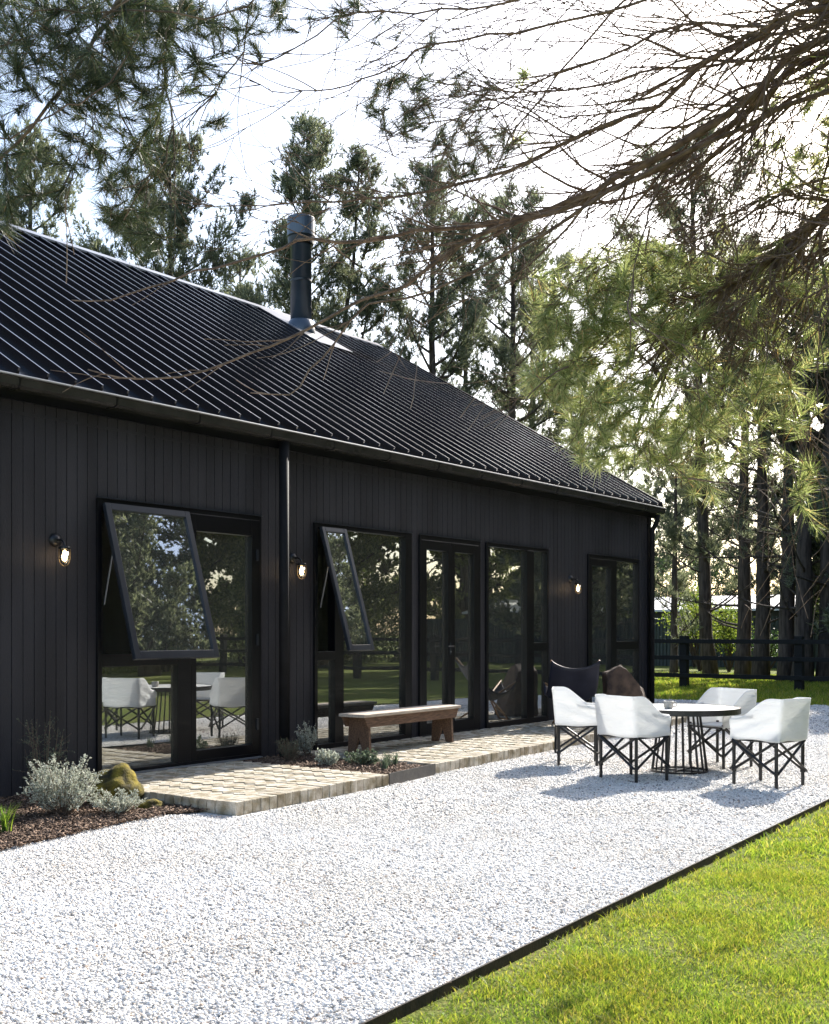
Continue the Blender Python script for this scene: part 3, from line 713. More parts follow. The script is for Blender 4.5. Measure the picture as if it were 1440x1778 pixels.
# ------------------------------------------------------------------ bench
def bench():
    r = empty('bench', (10.67, -.68, .11), 'rustic brown timber bench with pale weathered top on the brick terrace', 'bench')
    ang = R(2.2); T = Matrix.Translation((10.67, -.68, .11)) @ Matrix.Rotation(ang, 4, 'Z')
    MB().box(-.99, .99, -.175, .175, .405, .44, T).build('seat', M_woodtop, r, bevel=.005)
    for s in (-1, 1):
        y0, y1 = (-.158, -.130) if s < 0 else (.130, .158)
        m = MB(); m.extr([(-.90, .295), (.90, .295), (.965, .404), (-.965, .404)], 'y', y0, y1); m.v = [tuple(T @ Vector(v)) for v in m.v]
        m.build('apron', M_wood, r, bevel=.003)
    for X in (-.84, .84):
        m = MB(); m.extr([(-.150, 0), (-.045, 0), (0, .17), (.045, 0), (.150, 0), (.129, .403), (-.129, .403)], 'x', X-.019, X+.019)
        # triangulate concave face through two halves
        m = MB()
        m.extr([(-.150, 0), (-.060, 0), (0, .19), (0, .403), (-.129, .403)], 'x', X-.019, X+.019)
        m.extr([(0, .19), (.060, 0), (.150, 0), (.129, .403), (0, .403)], 'x', X-.019, X+.019)
        m.v = [tuple(T @ Vector(v)) for v in m.v]; m.build('leg', M_wood, r)
bench()

# ------------------------------------------------------------------ table
TX, TY = 11.18, -3.85
def table():
    r = empty('table', (TX, TY, 0), 'round garden table with black rim and base of black vertical rods on gravel', 'table')
    m = MB(); m.lathe([(.002, .668), (.595, .668), (.595, .662), (.002, .662)], TX, TY, 64, True); m.build('tabletop', M_door, r)
    MB().lathe([(.597, .615), (.612, .615), (.612, .672), (.597, .672)], TX, TY, 64, True).lathe([(.002, .655), (.596, .655), (.596, .625), (.002, .625)], TX, TY, 64, True).build('rim', M_black, r)
    MB().lathe([(.19, .600), (.225, .600), (.225, .624), (.19, .624)], TX, TY, 40, True).build('upper_ring', M_black, r)
    MB().lathe([(.268, .012), (.292, .012), (.292, .03), (.268, .03)], TX, TY, 40, True).build('base_ring', M_black, r)
    MB().box(TX-.285, TX+.285, TY-.012, TY+.012, .013, .026).box(TX-.012, TX+.012, TY-.285, TY+.285, .0125, .0255).build('base_cross', M_black, r)
    n = 22; first = None
    for k in range(n):
        a = 2*math.pi*k/n
        if first is None:
            first = MB().tube([(TX+.28, TY, .02), (TX+.207, TY, .61)], .0075, 6).build('rod', M_black, r)
        else:
            c_ = first.copy(); C.objects.link(c_); c_.parent = r; c_.rotation_euler = (0, 0, a)
table()
def mug():
    cx, cy = pix(1161, 1230, 11.65).x, pix(1161, 1230, 11.65).y
    z = .6685; r = empty('mug', (cx, cy, z), 'speckled grey stoneware mug standing on the round table', 'mug')
    MB().lathe([(.002, z), (.038, z), (.048, z+.02), (.05, z+.075), (.046, z+.078), (.043, z+.02), (.002, z+.012)], cx, cy, 28, True).build('cup', M_mug, r, True)
    dx, dy = sh, -ch
    MB().tube([(cx + dx*q, cy + dy*q, z + h) for q, h in ((.046,.062),(.066,.066),(.082,.052),(.082,.034),(.066,.02),(.046,.018))], .006, 8).build('handle', M_mug, r, True)
mug()

# ------------------------------------------------------------------ canvas chairs
def grid(m, fn, nu, nv):
    base = len(m.v)
    for i in range(nu+1):
        for j in range(nv+1): m.v.append(tuple(fn(i/nu, j/nv)))
    for i in range(nu):
        for j in range(nv):
            a = base + i*(nv+1) + j; m.f.append((a, a+nv+1, a+nv+2, a+1))
def make_chair(label, seed=1):
    r = empty('canvas_chair', (0, 0, 0), label, 'chair', 'white canvas chairs around the table')
    hw, bd, fd = .245, -.20, .205          # half width, back y, front y
    legs = [(-hw, bd), (hw, bd), (hw, fd), (-hw, fd)]
    for i, (x, y) in enumerate(legs):
        top = .47
        MB().tube([(x, y, 0), (x, y, .44), (x*.98, y, top)], [.016, .0165, .015], 8).tube([(x, y, .13), (x, y, .155)], .023, 8).build('leg', M_black, r)
    for i in range(4):
        (x0, y0), (x1, y1) = legs[i], legs[(i+1) % 4]
        nx, ny = (y1-y0), -(x1-x0); l = math.hypot(nx, ny); nx, ny = nx/l*.018, ny/l*.018
        m = MB(); m.tube([(x0+nx, y0+ny, .145), (x1+nx, y1+ny, .43)], .0128, 6).tube([(x1+nx*1.9, y1+ny*1.9, .145), (x0+nx*1.9, y0+ny*1.9, .43)], .0128, 6)
        m.build('cross_brace', M_black, r)
    m = MB()
    for i in range(4):
        (x0, y0), (x1, y1) = legs[i], legs[(i+1) % 4]; m.tube([(x0, y0, .432), (x1, y1, .432)], .012, 6)
    m.build('seat_rail', M_black, r)
    # cover: one continuous band front arm - back - front arm
    W, B, Fy, rc = .260, -.226, .232, .014
    path = [(W, Fy), (W, B+rc)] ; L1 = Fy - B - rc
    def pos(t):     # t in 0..1 over arm, corner, back, corner, arm
        La, Lc, Lb = L1, rc*1.5708, 2*(W-rc); T = 2*La + 2*Lc + Lb; s = t*T
        if s < La: return (W, Fy - s, s/La, 0)
        s -= La
        if s < Lc: a = s/rc; return (W-rc+rc*math.cos(a), B+rc-rc*math.sin(a), 1, 1)
        s -= Lc
        if s < Lb: return (W-rc-s, B, 1, 1)
        s -= Lb
        if s < Lc: a = s/rc; return (-(W-rc)-rc*math.sin(a), B+rc-rc*math.cos(a), 1, 1)
        s -= Lc
        return (-W, B+rc+s, 1-s/La, 0)
    def fn(u, v):
        x, y, k, bk = pos(u)
        kk = k*k*(3-2*k) if not bk else 1
        kk = min(1, max(0, (k-.10)/.78)); kk = kk*kk*(3-2*kk)
        top = .625 + .205*kk - .012*math.sin(math.pi*min(1, abs(x)/W*1.0))*bk*0
        bot = .435 + .006*math.sin(u*23+seed)
        z = bot + (top-bot)*v
        wob = .010*noise.noise(Vector((x*5+seed, y*5, z*9))) + .007*math.sin(z*40 + x*11 + y*17 + seed*2)*math.sin(math.pi*v)*(.3 if bk else 1)
        if abs(x) > W-.03: x += wob * (1 if x > 0 else -1)
        else: y -= wob*.7
        if bk: y -= .035*(z-.44)/.4     # slight rake
        return (x, y, z)
    m = MB(); grid(m, fn, 96, 14)
    cv = m.build('canvas_cover', M_canvas, r, True); so_ = cv.modifiers.new('solid', 'SOLIDIFY'); so_.thickness = .012; so_.offset = -1
    m = MB()
    def fs_(u, v):
        x = -W+.01 + (2*W-.02)*u; y = B+.01 + (Fy-B-.02)*v
        return (x, y, .452 - .035*math.sin(math.pi*u)*math.sin(math.pi*v) + .004*noise.noise(Vector((x*9, y*9, seed))))
    grid(m, fs_, 16, 14); st = m.build('canvas_seat', M_canvas, r, True); so_ = st.modifiers.new('solid', 'SOLIDIFY'); so_.thickness = .012
    for s in (-1, 1):
        MB().tube([(s*(W-.004), Fy-.01, .63), (s*(W-.004), .1, .645), (s*(W-.004), .0, .665)], .013, 8).build('arm_roll', M_canvas, r, True)
    return r
chair_labels = ['white canvas chair left of the table, side facing the brick terrace', 'white canvas chair left front of the table with its broad back panel towards the viewer',
    'white canvas chair behind the table showing its inner back and seat', 'white canvas chair at the right end of the table, nearest the lawn edging']
# (centre x, y, facing angle of +y axis)
def gpt(px, py): d = 2003*EYE/(py-1096); v = pix(px, py, d); return Vector((v.x, v.y))
def place(c, back_l, back_r, front_l, front_r):
    pts = [gpt(*q) for q in (back_l, back_r, front_l, front_r) if q]
    return pts
defs = [  # centre and heading worked out from the feet
    ((981, 1331), (1180, 1342)), ]
A = make_chair(chair_labels[0], 1)
CH = []
def put(ch_, cxy, face):
    ch_.location = (cxy[0], cxy[1], 0); ch_.rotation_euler = (0, 0, face - math.pi/2)
def fit(back, front):
    b = (gpt(*back[0]) + gpt(*back[1]))/2; f = (gpt(*front[0]) + gpt(*front[1]))/2
    return b, f, math.atan2((f-b).y, (f-b).x)
bB, fB, aB = fit(((1041,1352),(1118,1359)), ((1083,1347),(1159.5,1356)))
bD, fD, aD = fit(((1348,1371),(1395,1368.5)), ((1275,1359),(1323,1355.7)))
bC, fC, aC = fit(((1243,1324.4),(1307,1333)), ((1196,1328),(1261,1337)))
print('CHAIRS', [tuple(round(v,2) for v in q) for q in (bB,fB,bD,fD,bC,fC)], [round(math.degrees(a)) for a in (aB,aD,aC)])
b_ = gpt(969.5,1329.7); b2_ = gpt(999,1322.7); f_ = gpt(1070,1328); print('A', b_, b2_, f_)
POS = {'A': None, 'B': ((bB+fB)/2, aB), 'C': ((bC+fC)/2, aC), 'D': ((bD+fD)/2, aD)}
ca_ = (b_ + b2_)/2 * .5 + (f_ + b2_) * .25
def hd(r_, d_): return math.atan2(d_*sh - r_*ch, d_*ch + r_*sh)
aA = hd(.95, -.12); eA = Vector((math.cos(aA), math.sin(aA))); POS['A'] = (b_ + eA*.205 + Vector((-eA.y, eA.x))*.23, aA)
POS['D'] = ((bD+fD)/2, hd(-.62, .78))
put(A, *POS['A'])
for k, i in (('B', 1), ('C', 2), ('D', 3)):
    o = copy_tree(A); o['label'] = chair_labels[i]; put(o, *POS[k])
    if k == 'D': o.scale = (.86, 1.14, 1)

# ------------------------------------------------------------------ butterfly chair and boulder
def butterfly():
    cx, cy, z0 = 14.62, -.72, .112
    r = empty('sling_chair', (cx, cy, z0), 'navy leather sling chair with tan wooden frame against the wall', 'chair')
    a = R(-52); T = Matrix.Translation((cx, cy, z0)) @ Matrix.Rotation(a, 4, 'Z')      # local +y is the front
    def W_(p): return T @ Vector(p)
    tipL, tipR = (-.34, -.36, .93), (.34, -.36, .93); frL, frR = (-.32, .36, .58), (.32, .36, .58)
    for p, q in ((tipL, (.22, .30, 0)), (tipR, (-.22, .30, 0)), (frL, (.26, -.36, 0)), (frR, (-.26, -.36, 0))):
        MB().tube([W_(q), W_(((p[0]+q[0])/2, (p[1]+q[1])/2, (p[2]+q[2])/2)), W_(p)], .014, 8).build('frame_rod', M_tan, r, True)
    MB().tube([W_((.22,.30,.012)), W_((-.22,.30,.012))], .012, 6).tube([W_((.26,-.36,.012)), W_((-.26,-.36,.012))], .012, 6).build('floor_bar', M_tan, r)
    m = MB()
    def fn(u, v):
        bx = -.34 + .68*u; k = 1-v
        edge = abs(2*u-1)
        y = -.38 + .74*v; 
        zl = .93*(k**1.5) + .60*(1-k)**2.2
        z = zl*edge**2.2 + (1-edge**2.2)*( .30 + .50*max(0, k-.45)**1.1*2.0 + .12*max(0, .35-k)/.35)
        return W_((bx*(1+.05*math.sin(v*3)), y + .05*(1-edge)*k, z))
    grid(m, fn, 20, 22); s = m.build('leather_sling', M_navy, r, True); q = s.modifiers.new('solid', 'SOLIDIFY'); q.thickness = .008
butterfly()
def boulder():
    bm = bmesh.new(); bmesh.ops.create_icosphere(bm, subdivisions=5, radius=1)
    cx, cy = 15.85, -.93; u = Vector((sh, -ch, 0)); f = Vector((ch, sh, 0)); z0 = Vector((0, 0, 1))
    planes = [(-u, .27), ((-u*.5 + z0).normalized(), .62), ((u*.75 + z0*.62).normalized(), .42), ((u*1 + z0*.35 - f*.3).normalized(), .36), ((-f*.9 + z0*.25).normalized(), .24),
              ((-f*.7 - u*.6).normalized(), .28), ((f), .26), ((u*.9 - f*.5).normalized(), .33), ((u*.45 + z0*.9 - f*.3).normalized(), .55), (-z0, .16)]
    for v in bm.verts:
        c_ = v.co.normalized(); k = min([d_/max(1e-6, c_.dot(n_)) for n_, d_ in planes if c_.dot(n_) > .02] + [1.0])
        k *= 1 + .05*noise.fractal(c_*2.2, 1, 2, 5) + .03*abs(noise.noise(c_*6))
        v.co = c_*k + Vector((cx, cy, .26))
    me = bpy.data.meshes.new('boulder'); bm.to_mesh(me); bm.free()
    o = link('boulder', me, M_rock); tag(o, 'rough brown standing boulder in front of the farthest window', 'rock')
boulder()

# ------------------------------------------------------------------ small garden plants and rocks
def rock(name_label, loc, s, seed, mt=M_moss):
    o = blob('mossy_rock', loc, *s, mt, None, seed, .28, 1.3); tag(o, name_label, 'rock', 'mossy rocks by the brick landing')
rock('large rounded rock covered in yellow moss beside the brick landing', (6.30, -.98, .10), (.24, .20, .215), 1)
rock('small mossy rock low in front of the big mossy rock, nearer the shrub', (5.98, -1.32, .03), (.10, .085, .07), 2)
rock('small mossy rock touching the brick landing side', (6.28, -1.42, .03), (.13, .08, .06), 3)

def frustums(E, n=5):
    """E: rows (x0,y0,z0,x1,y1,z1,r0,r1)"""
    E = np.asarray(E, float); A0, B0 = E[:, :3], E[:, 3:6]; t = B0 - A0; t /= np.linalg.norm(t, axis=1)[:, None] + 1e-9
    ref = np.where(np.abs(t[:, 2:3]) < .9, [[0, 0, 1.0]], [[1.0, 0, 0]]); u = np.cross(t, ref); u /= np.linalg.norm(u, axis=1)[:, None]; v = np.cross(t, u)
    an = np.arange(n)*2*math.pi/n; cs, sn = np.cos(an), np.sin(an)
    ringv = u[:, None, :]*cs[None, :, None] + v[:, None, :]*sn[None, :, None]
    V = np.concatenate([A0[:, None]+ringv*E[:, 6][:, None, None], B0[:, None]+ringv*E[:, 7][:, None, None]], 1)
    F = np.array([(k, (k+1) % n, n+(k+1) % n, n+k) for k in range(n)])
    return V.reshape(-1, 3), (F[None] + (np.arange(len(E))*2*n)[:, None, None]).reshape(-1, 4)
def spikes(P, D, L0, L1, wd, n, spread=(.3, 1.2), along=0.0):
    """n thin pointed blades fanned round direction D at each point P"""
    m = len(P); P = np.repeat(P, n, 0); D = np.repeat(D, n, 0); D = D/(np.linalg.norm(D, axis=1)[:, None]+1e-9)
    q = RNG.normal(size=(m*n, 3)); q -= D*(q*D).sum(1)[:, None]; q /= np.linalg.norm(q, axis=1)[:, None]
    an = RNG.uniform(spread[0], spread[1], m*n)[:, None]; d = D*np.cos(an) + q*np.sin(an)
    L = RNG.uniform(L0, L1, m*n)[:, None]; P = P - D*RNG.uniform(0, 1, m*n)[:, None]*along
    s = np.cross(d, RNG.normal(size=(m*n, 3))); s /= np.linalg.norm(s, axis=1)[:, None]+1e-9
    V = np.stack([P - s*wd, P + s*wd, P + d*L], 1)
    return V.reshape(-1, 3), np.arange(m*n*3).reshape(-1, 3)
def leafquads(P, D, L, wd):
    """one rhombic leaf at each P along D"""
    m = len(P); D = D/(np.linalg.norm(D, axis=1)[:, None]+1e-9); s = np.cross(D, RNG.normal(size=(m, 3))); s /= np.linalg.norm(s, axis=1)[:, None]+1e-9
    L = RNG.uniform(.7, 1.2, m)[:, None]*L; V = np.stack([P, P + D*L*.5 + s*wd, P + D*L, P + D*L*.5 - s*wd], 1)
    return V.reshape(-1, 3), np.arange(m*4).reshape(-1, 4)
def shrub(kind, label, cat, loc, nst, H, spread, leafL, leafW, perstem, mt, seed, upright=.5, stemmat=None, squash=1, group=None, a0=None):
    rr = np.random.default_rng(seed); r = empty(kind, loc, label, cat, group); E = []; LP = []; LD = []
    for i in range(nst):
        a = rr.uniform(0, 6.28); out_ = rr.uniform(.1, 1)**.7*spread; h = H*rr.uniform(.45, 1)*(1 - .35*out_/spread*(1-upright)); p = np.array(loc) + np.array([math.cos(a), math.sin(a), 0])*out_*.12
        end = np.array(loc) + np.array([math.cos(a)*out_, math.sin(a)*out_*squash, h]); mid = (p+end)/2 + np.array([math.cos(a), math.sin(a), 0])*out_*.16 + rr.normal(0, .01, 3)
        K = 7; pts = [(1-t)**2*p + 2*t*(1-t)*mid + t*t*end for t in np.linspace(0, 1, K)]
        for k in range(K-1): E.append((*pts[k], *pts[k+1], .0035*(1-k/K)+.001, .0035*(1-(k+1)/K)+.001))
        for t in rr.uniform(.22, 1, perstem):
            q = (1-t)**2*p + 2*t*(1-t)*mid + t*t*end; d = (end-p)/np.linalg.norm(end-p)*.7 + rr.normal(0, .6, 3); LP.append(q); LD.append(d)
        # side twigs
        for _ in range(4):
            t = rr.uniform(.4, .95); q = (1-t)**2*p + 2*t*(1-t)*mid + t*t*end; d = rr.normal(0, 1, 3) + np.array([math.cos(a), math.sin(a), 1.1]); d /= np.linalg.norm(d); l = H*rr.uniform(.08, .2)
            E.append((*q, *(q+d*l), .0015, .0008))
            for tt in rr.uniform(.1, 1, max(3, perstem//4)): LP.append(q+d*l*tt); LD.append(d*.7 + rr.normal(0, .6, 3))
    V, F = frustums(E, 4); npmesh('stem', V, F, stemmat or M_bark2, r)
    V, F = leafquads(np.array(LP), np.array(LD), leafL, leafW); npmesh('foliage', V, F, mt, r)
    return r
shrub('silver_shrub', 'silver leaved shrub spreading low over the mulch at the near wall', 'shrub', (5.62, -1.16, .02), 85, .54, .30, .022, .0045, 60, M_silver, 1, .2)
shrub('rosemary_shrub', 'tall wispy dark grey green shrub behind the silver shrub against the wall', 'shrub', (5.98, -.42, .02), 26, .78, .18, .022, .003, 30, M_sage, 2, .9)
shrub('silver_shrub', 'small sprawling silver shrub in front of the mossy rocks', 'shrub', (5.90, -1.48, .02), 50, .22, .26, .018, .004, 40, M_silver, 3, .2)
shrub('lavender_plant', 'dark lavender clump beside the downpipe foot', 'plant', (8.98, -.46, .08), 60, .27, .14, .022, .0014, 16, M_sage, 4, .8)
shrub('silver_shrub', 'wispy silver shrub against the lower window pane behind the bench leg', 'shrub', (9.44, -.30, .08), 34, .40, .12, .02, .004, 36, M_silver, 5, .8)
shrub('variegated_plant', 'low cream and green plant in the small bed nearer the landing', 'plant', (8.90, -1.05, .08), 36, .20, .14, .024, .008, 22, M_silver, 6, .4, group='low plants in the small bed')
shrub('variegated_plant', 'low cream and green plant in the middle of the small bed beneath the bench end', 'plant', (9.20, -1.25, .08), 44, .17, .20, .024, .008, 22, M_sage, 7, .3, group='low plants in the small bed')
def strappy(kind, label, loc, n, H, wd, mt, seed, sp=.7, cat='plant', group=None):
    rr = np.random.default_rng(seed); V = []; F = []
    for i in range(n):
        a = rr.uniform(0, 6.28); o = rr.uniform(.1, 1)*sp*H; h = H*rr.uniform(.6, 1); p = np.array(loc) + rr.normal(0, .015, 3)*[1, 1, 0]; s = np.array([-math.sin(a), math.cos(a), 0])*wd
        K = 5; b = len(V)
        for k in range(K+1):
            t = k/K; q = p + np.array([math.cos(a)*o*t**1.8, math.sin(a)*o*t**1.8, h*(1.25*t - .35*t*t)]); wk = (1 - t**2)*.95+.05
            V += [q - s*wk, q + s*wk]
        for k in range(K): F.append((b+2*k, b+2*k+1, b+2*k+3, b+2*k+2))
    o_ = npmesh(kind, np.array(V), np.array(F), mt); tag(o_, label, cat, group); return o_
strappy('grass_tuft', 'bright yellow green strappy tuft at the left edge on mulch', tuple(gpt(8, 1452))+(0.02,), 60, .26, .004, M_strap, 1, .7)
strappy('grass_tuft', 'dark green strappy tuft in shade left of the silver shrub', (5.05, -.95, .02), 70, .30, .0035, M_sage, 2, .6)
strappy('blue_fescue', 'upright blue green tuft at the front left of the steel planter', (8.98, -1.72, .08), 34, .17, .005, M_sage, 3, .45, group='upright tufts by the steel plate')
strappy('blue_fescue', 'widest upright blue green tuft by the steel planter plate', (9.20, -1.58, .08), 44, .19, .005, M_sage, 4, .6, group='upright tufts by the steel plate')
strappy('blue_fescue', 'upright blue green tuft at the right end of the steel planter', (9.38, -1.55, .08), 30, .18, .005, M_sage, 5, .7, group='upright tufts by the steel plate')

# ------------------------------------------------------------------ fences and shed
FXX = 28.5
fence = empty('rail_fence', (FXX, 0, -.075), 'black post and rail timber fence across the lawn', 'fence')
ys_ = [.5 + 3.0*k for k in range(-8, 9)]
for y in ys_: MB().box(FXX-.10, FXX+.10, y-.10, y+.10, -.075, 1.33).build('post', M_fence, fence, bevel=.01)
for z in (1.19, .76, .30):
    MB().box(FXX-.155, FXX-.102, ys_[0]-.1, ys_[-1]+.1, z-.055, z+.055).build('rail', M_fence, fence, bevel=.006)
fence2 = empty('rail_fence', (10, -23.6, -.075), 'black rail fence across the garden, seen only mirrored in the windows', 'fence')
for k in range(17): MB().box(-19.6+3*k-.1, -19.6+3*k+.1, -23.7, -23.5, -.075, 1.33).build('post', M_fence, fence2)
for z in (1.19, .76, .30): MB().box(-19.6, 28.4, -23.499, -23.45, z-.06, z+.06).build('rail', M_fence, fence2)
cf = MB(); X = 46.0; y = -25.0; prof = []
while y < 30: prof += [(y, X), (y+.06, X), (y+.08, X+.035), (y+.14, X+.035)]; y += .16
k = len(prof); cf.add([(q[1], q[0], -.08) for q in prof] + [(q[1], q[0], 2.05) for q in prof], [(i, i+1, k+i+1, k+i) for i in range(k-1)])
tag(cf.build('sheet_fence', M_cfence), 'dark green corrugated sheet fence behind the pine trunks', 'fence')
shed = empty('shed', (53.5, 6, 0), 'long low shed with pale metal roof beyond the green fence', 'shed')
MB().box(50, 57, -24, 26, -.1, 2.40).build('wall', M_shwall, shed)
MB().extr([(49.4, 2.35), (53.5, 3.05), (57.6, 2.35), (57.6, 2.45), (53.5, 3.15), (49.4, 2.45)], 'y', -24.5, 26.5).build('roof', M_shroof, shed)

# ------------------------------------------------------------------ pines
def make_pine(label, cr, cdp, h, cb=.35, spread=3.2, seed=1, dens=1.0, lean=(0, 0), group='pines behind the house', rad=None, cat='tree', dead=8, tris=15, twin=False, w=.0135, fm=None):
    rr = np.random.default_rng(seed); bx, by = camxy(cr, cdp); base = np.array([bx, by, -.1])
    r = empty('pine_tree', tuple(base), label, cat, group)
    rad = rad or h*.0115
    K = 12; wob = np.cumsum(rr.normal(0, .02*h/K, (K+1, 2)), 0); wob[0] = 0
    ld = np.array([sh*lean[0] + ch*lean[1], -ch*lean[0] + sh*lean[1]])
    tp = [base + np.array([*(wob[k] + ld*h*(k/K)**.8), h*k/K]) for k in range(K+1)]
    def tpos(f):
        f = min(max(f, 0), .9999)*K; i = int(f); return tp[i] + (tp[i+1]-tp[i])*(f-i)
    MB().tube([tuple(p) for p in tp], [rad*(1.25 if k == 0 else 1)*(1-k/K)**.75+.02 for k in range(K+1)], 9).build('trunk', M_bark, r, True)
    if twin:
        q0 = tpos(.5); MB().tube([tuple(q0), tuple(q0+np.array([sh, -ch, .9])*h*.06), tuple(q0+np.array([sh*.09*h, -ch*.09*h, h*.25])), tuple(q0 + np.array([sh*.1*h, -ch*.1*h, h*.42]))], [rad*.5, rad*.45, rad*.3, .03], 6).build('trunk', M_bark, r, True)
    E = []; TP = []; TD = []
    nl = int(h*(1-cb)*3.7*dens); spread = spread*1.28
    limbs = []
    for i in range(nl):
        f = cb + (1-cb)*(i + rr.uniform(0, 1))/nl; a = i*2.4 + rr.uniform(-.5, .5)
        g = (f-cb)/(1-cb); prof = (math.sin(math.pi*min(.98, g*.78+.20))**.6)*(1-.12*g)
        L = spread*prof*rr.uniform(.5, 1.3)
        limbs.append((tpos(f), a, L, .15 + .75*g, rad*.32*(1-.7*g), 1))
        if twin and f > .55 and rr.uniform() < .8:
            q = tpos(f) + np.array([sh, -ch, 0])*h*.10 - np.array([0, 0, h*.06]); limbs.append((q, a+1, L*.75, .2+.5*g, rad*.2, 1))
    for i in range(dead):
        f = rr.uniform(.12, cb+.1); limbs.append((tpos(f), rr.uniform(0, 6.28), spread*rr.uniform(.35, .9), rr.uniform(-.1, .5), rad*.16, 0))
    for (p0, a, L, rise, r0, fol) in limbs:
        if L < .2: L = .2
        d0 = np.array([math.cos(a), math.sin(a), rise]); d0 /= np.linalg.norm(d0); K2 = 6; pts = [p0]; d = d0.copy(); step = L/K2
        for k in range(K2):
            d = d + np.array([rr.normal(0, .13), rr.normal(0, .13), .10 + rr.normal(0, .08)]); d /= np.linalg.norm(d); pts.append(pts[-1] + d*step)
        for k in range(K2): E.append((*pts[k], *pts[k+1], max(.012, r0*(1-k/K2)+.008), max(.01, r0*(1-(k+1)/K2)+.006)))
        ns = int((5 + L*7)*(1 if fol else .6))
        for j in range(ns):
            t = rr.uniform(.25, 1); kk = min(K2-1, int(t*K2)); q = pts[kk] + (pts[kk+1]-pts[kk])*(t*K2-kk)
            sd_ = rr.normal(0, 1, 3); sd_[2] = abs(sd_[2])*.7 + .1; sd_ = sd_/np.linalg.norm(sd_)*.75 + d0*.45; sl = rr.uniform(.25, .65)*(.4+.25*L)*(1.15-t*.5)
            e = q + sd_*sl; E.append((*q, *e, .011, .005))
            if fol or rr.uniform() < .10:
                for m_ in range(int(rr.integers(3, 8))):
                    tt = rr.uniform(.3, 1.15); c_ = q + sd_*sl*tt + rr.normal(0, .15, 3); TP.append(c_); TD.append(sd_ + np.array([0, 0, .7]) + rr.normal(0, .3, 3))
    V, F = frustums(E, 4); F3 = np.concatenate([F[:, [0,1,2]], F[:, [0,2,3]]]); nF = len(F3)
    V2, F2 = spikes(np.array(TP), np.array(TD), .12, .27, w, tris, (.15, 1.25), .16)
    o = npmesh('crown', np.concatenate([V, V2]), np.concatenate([F3, F2 + len(V)]), M_bark, r); o.data.materials.append(fm or M_needfar)
    mi = np.ones(nF + len(F2), dtype=np.int32); mi[:nF] = 0; o.data.polygons.foreach_set('material_index', mi)
    return r
def at_px(px, d): return ((px-720)/2003*d, d)
def hgt(py, d): return EYE + (1096-py)/2003*d
def pp(label, px, top, d, **k):
    return make_pine(label, (px-720)/2003*d, d, hgt(top, d), **k)
pp('big dark green pine at the left edge behind the roof', 45, 240, 34, seed=11, spread=2.2, cb=.3, dens=1.1)
pp('bushy full pine behind the roof, left of the flue', 300, 262, 36, seed=12, spread=2.9, cb=.25, dens=1.3)
pp('tallest pine with two pointed leaders behind the flue', 520, 208, 40, seed=13, spread=2.3, cb=.3, dens=1.2, twin=True)
pp('slim low pine crown just left of the flue above the ridge', 415, 440, 43, seed=14, spread=2.0, cb=.3)
pp('tall straight pine right of the flue with bare lower trunk', 757, 292, 40, seed=15, spread=2.4, cb=.45, dens=1.0, dead=16)
pp('thin pine standing next to the straight pine, right of it', 808, 380, 46, seed=16, spread=1.5, cb=.5, dens=.7, dead=18, rad=.16)
pp('dark forked pine half way along the roof slope', 895, 352, 42, seed=17, spread=2.6, cb=.5, dens=1.1, dead=16)
pp('pine partly hidden by the near bright foliage, right of the forked pine', 925, 430, 46, seed=18, spread=2.0, cb=.5, dens=.9, dead=14)
pp('short dark pine just above the far end of the roof', 1010, 640, 44, seed=19, spread=2.6, cb=.4, dens=.8)
g2 = 'pines beyond the rail fence'
pp('leaning pine with forked limbs, first trunk right of the house corner', 1235, 250, 38, seed=21, spread=3.0, cb=.42, dens=.9, dead=18, lean=(-.03, 0), group=g2, rad=.21)
pp('straight pine trunk second from the house corner', 1290, 520, 37, seed=22, spread=2.6, cb=.55, dens=.7, dead=16, group=g2, rad=.23)
pp('paler rough pine trunk close right of the straight one', 1320, 480, 36, seed=23, spread=3.0, cb=.62, dens=.7, dead=14, group=g2, rad=.24)
pp('thick dark pine trunk left of the pair at right', 1366, 500, 34, seed=24, spread=3.2, cb=.62, dens=.7, dead=14, group=g2, rad=.24)
pp('thick ridged pine trunk behind the fence post at right', 1392, 520, 33, seed=25, spread=3.0, cb=.62, dens=.7, dead=14, group=g2, rad=.27, lean=(.01, 0))
pp('pine trunk cut by the right edge of the photo', 1436, 520, 33, seed=26, spread=3.0, cb=.6, dens=.7, dead=12, group=g2, rad=.28)
pp('small dark leafy pine by the house corner gutter', 1170, 800, 39, seed=27, spread=2.6, cb=.35, dens=.8, group=g2, rad=.12)
for i, (px, top, d) in enumerate(((1125, 850, 76), (1215, 800, 80), (1325, 840, 78), (1440, 800, 76))):
    pp(['distant pine just behind the house corner', 'distant pine in the gap between first two trunks', 'distant pine low between the trunks at right', 'distant pine at the right margin'][i], px, top, d, seed=40+i, spread=4.2, cb=.03, dens=.9, group='distant pines', tris=12, w=.022)
gm = 'garden trees seen mirrored in the windows'
for i, (cr, dd, h) in enumerate(((14.2, 36, 12.5), (17.5, 34, 12.5), (16.5, 39, 13), (20.5, 31, 12), (24, 28, 12), (13.6, 31, 6))):
    make_pine('shorter pine past the right edge that shades the far lawn', cr, dd, h, cb=.08, spread=2.9, seed=60+i, dens=1.6, group='pines past the right edge', tris=18, w=.035)
for i in range(13):
    xx = 2 + i*4.3; yy = -27 - (i % 3)*2.6; dx, dy = xx, yy - CAMY
    make_pine('tall dark garden pine seen only mirrored in the windows', dx*sh - dy*ch, dx*ch + dy*sh, 19 + (i*7 % 5)*1.2, cb=.05, spread=5.2, seed=80+i, dens=.8, group=gm, tris=11, w=.06, dead=2, fm=M_garden)

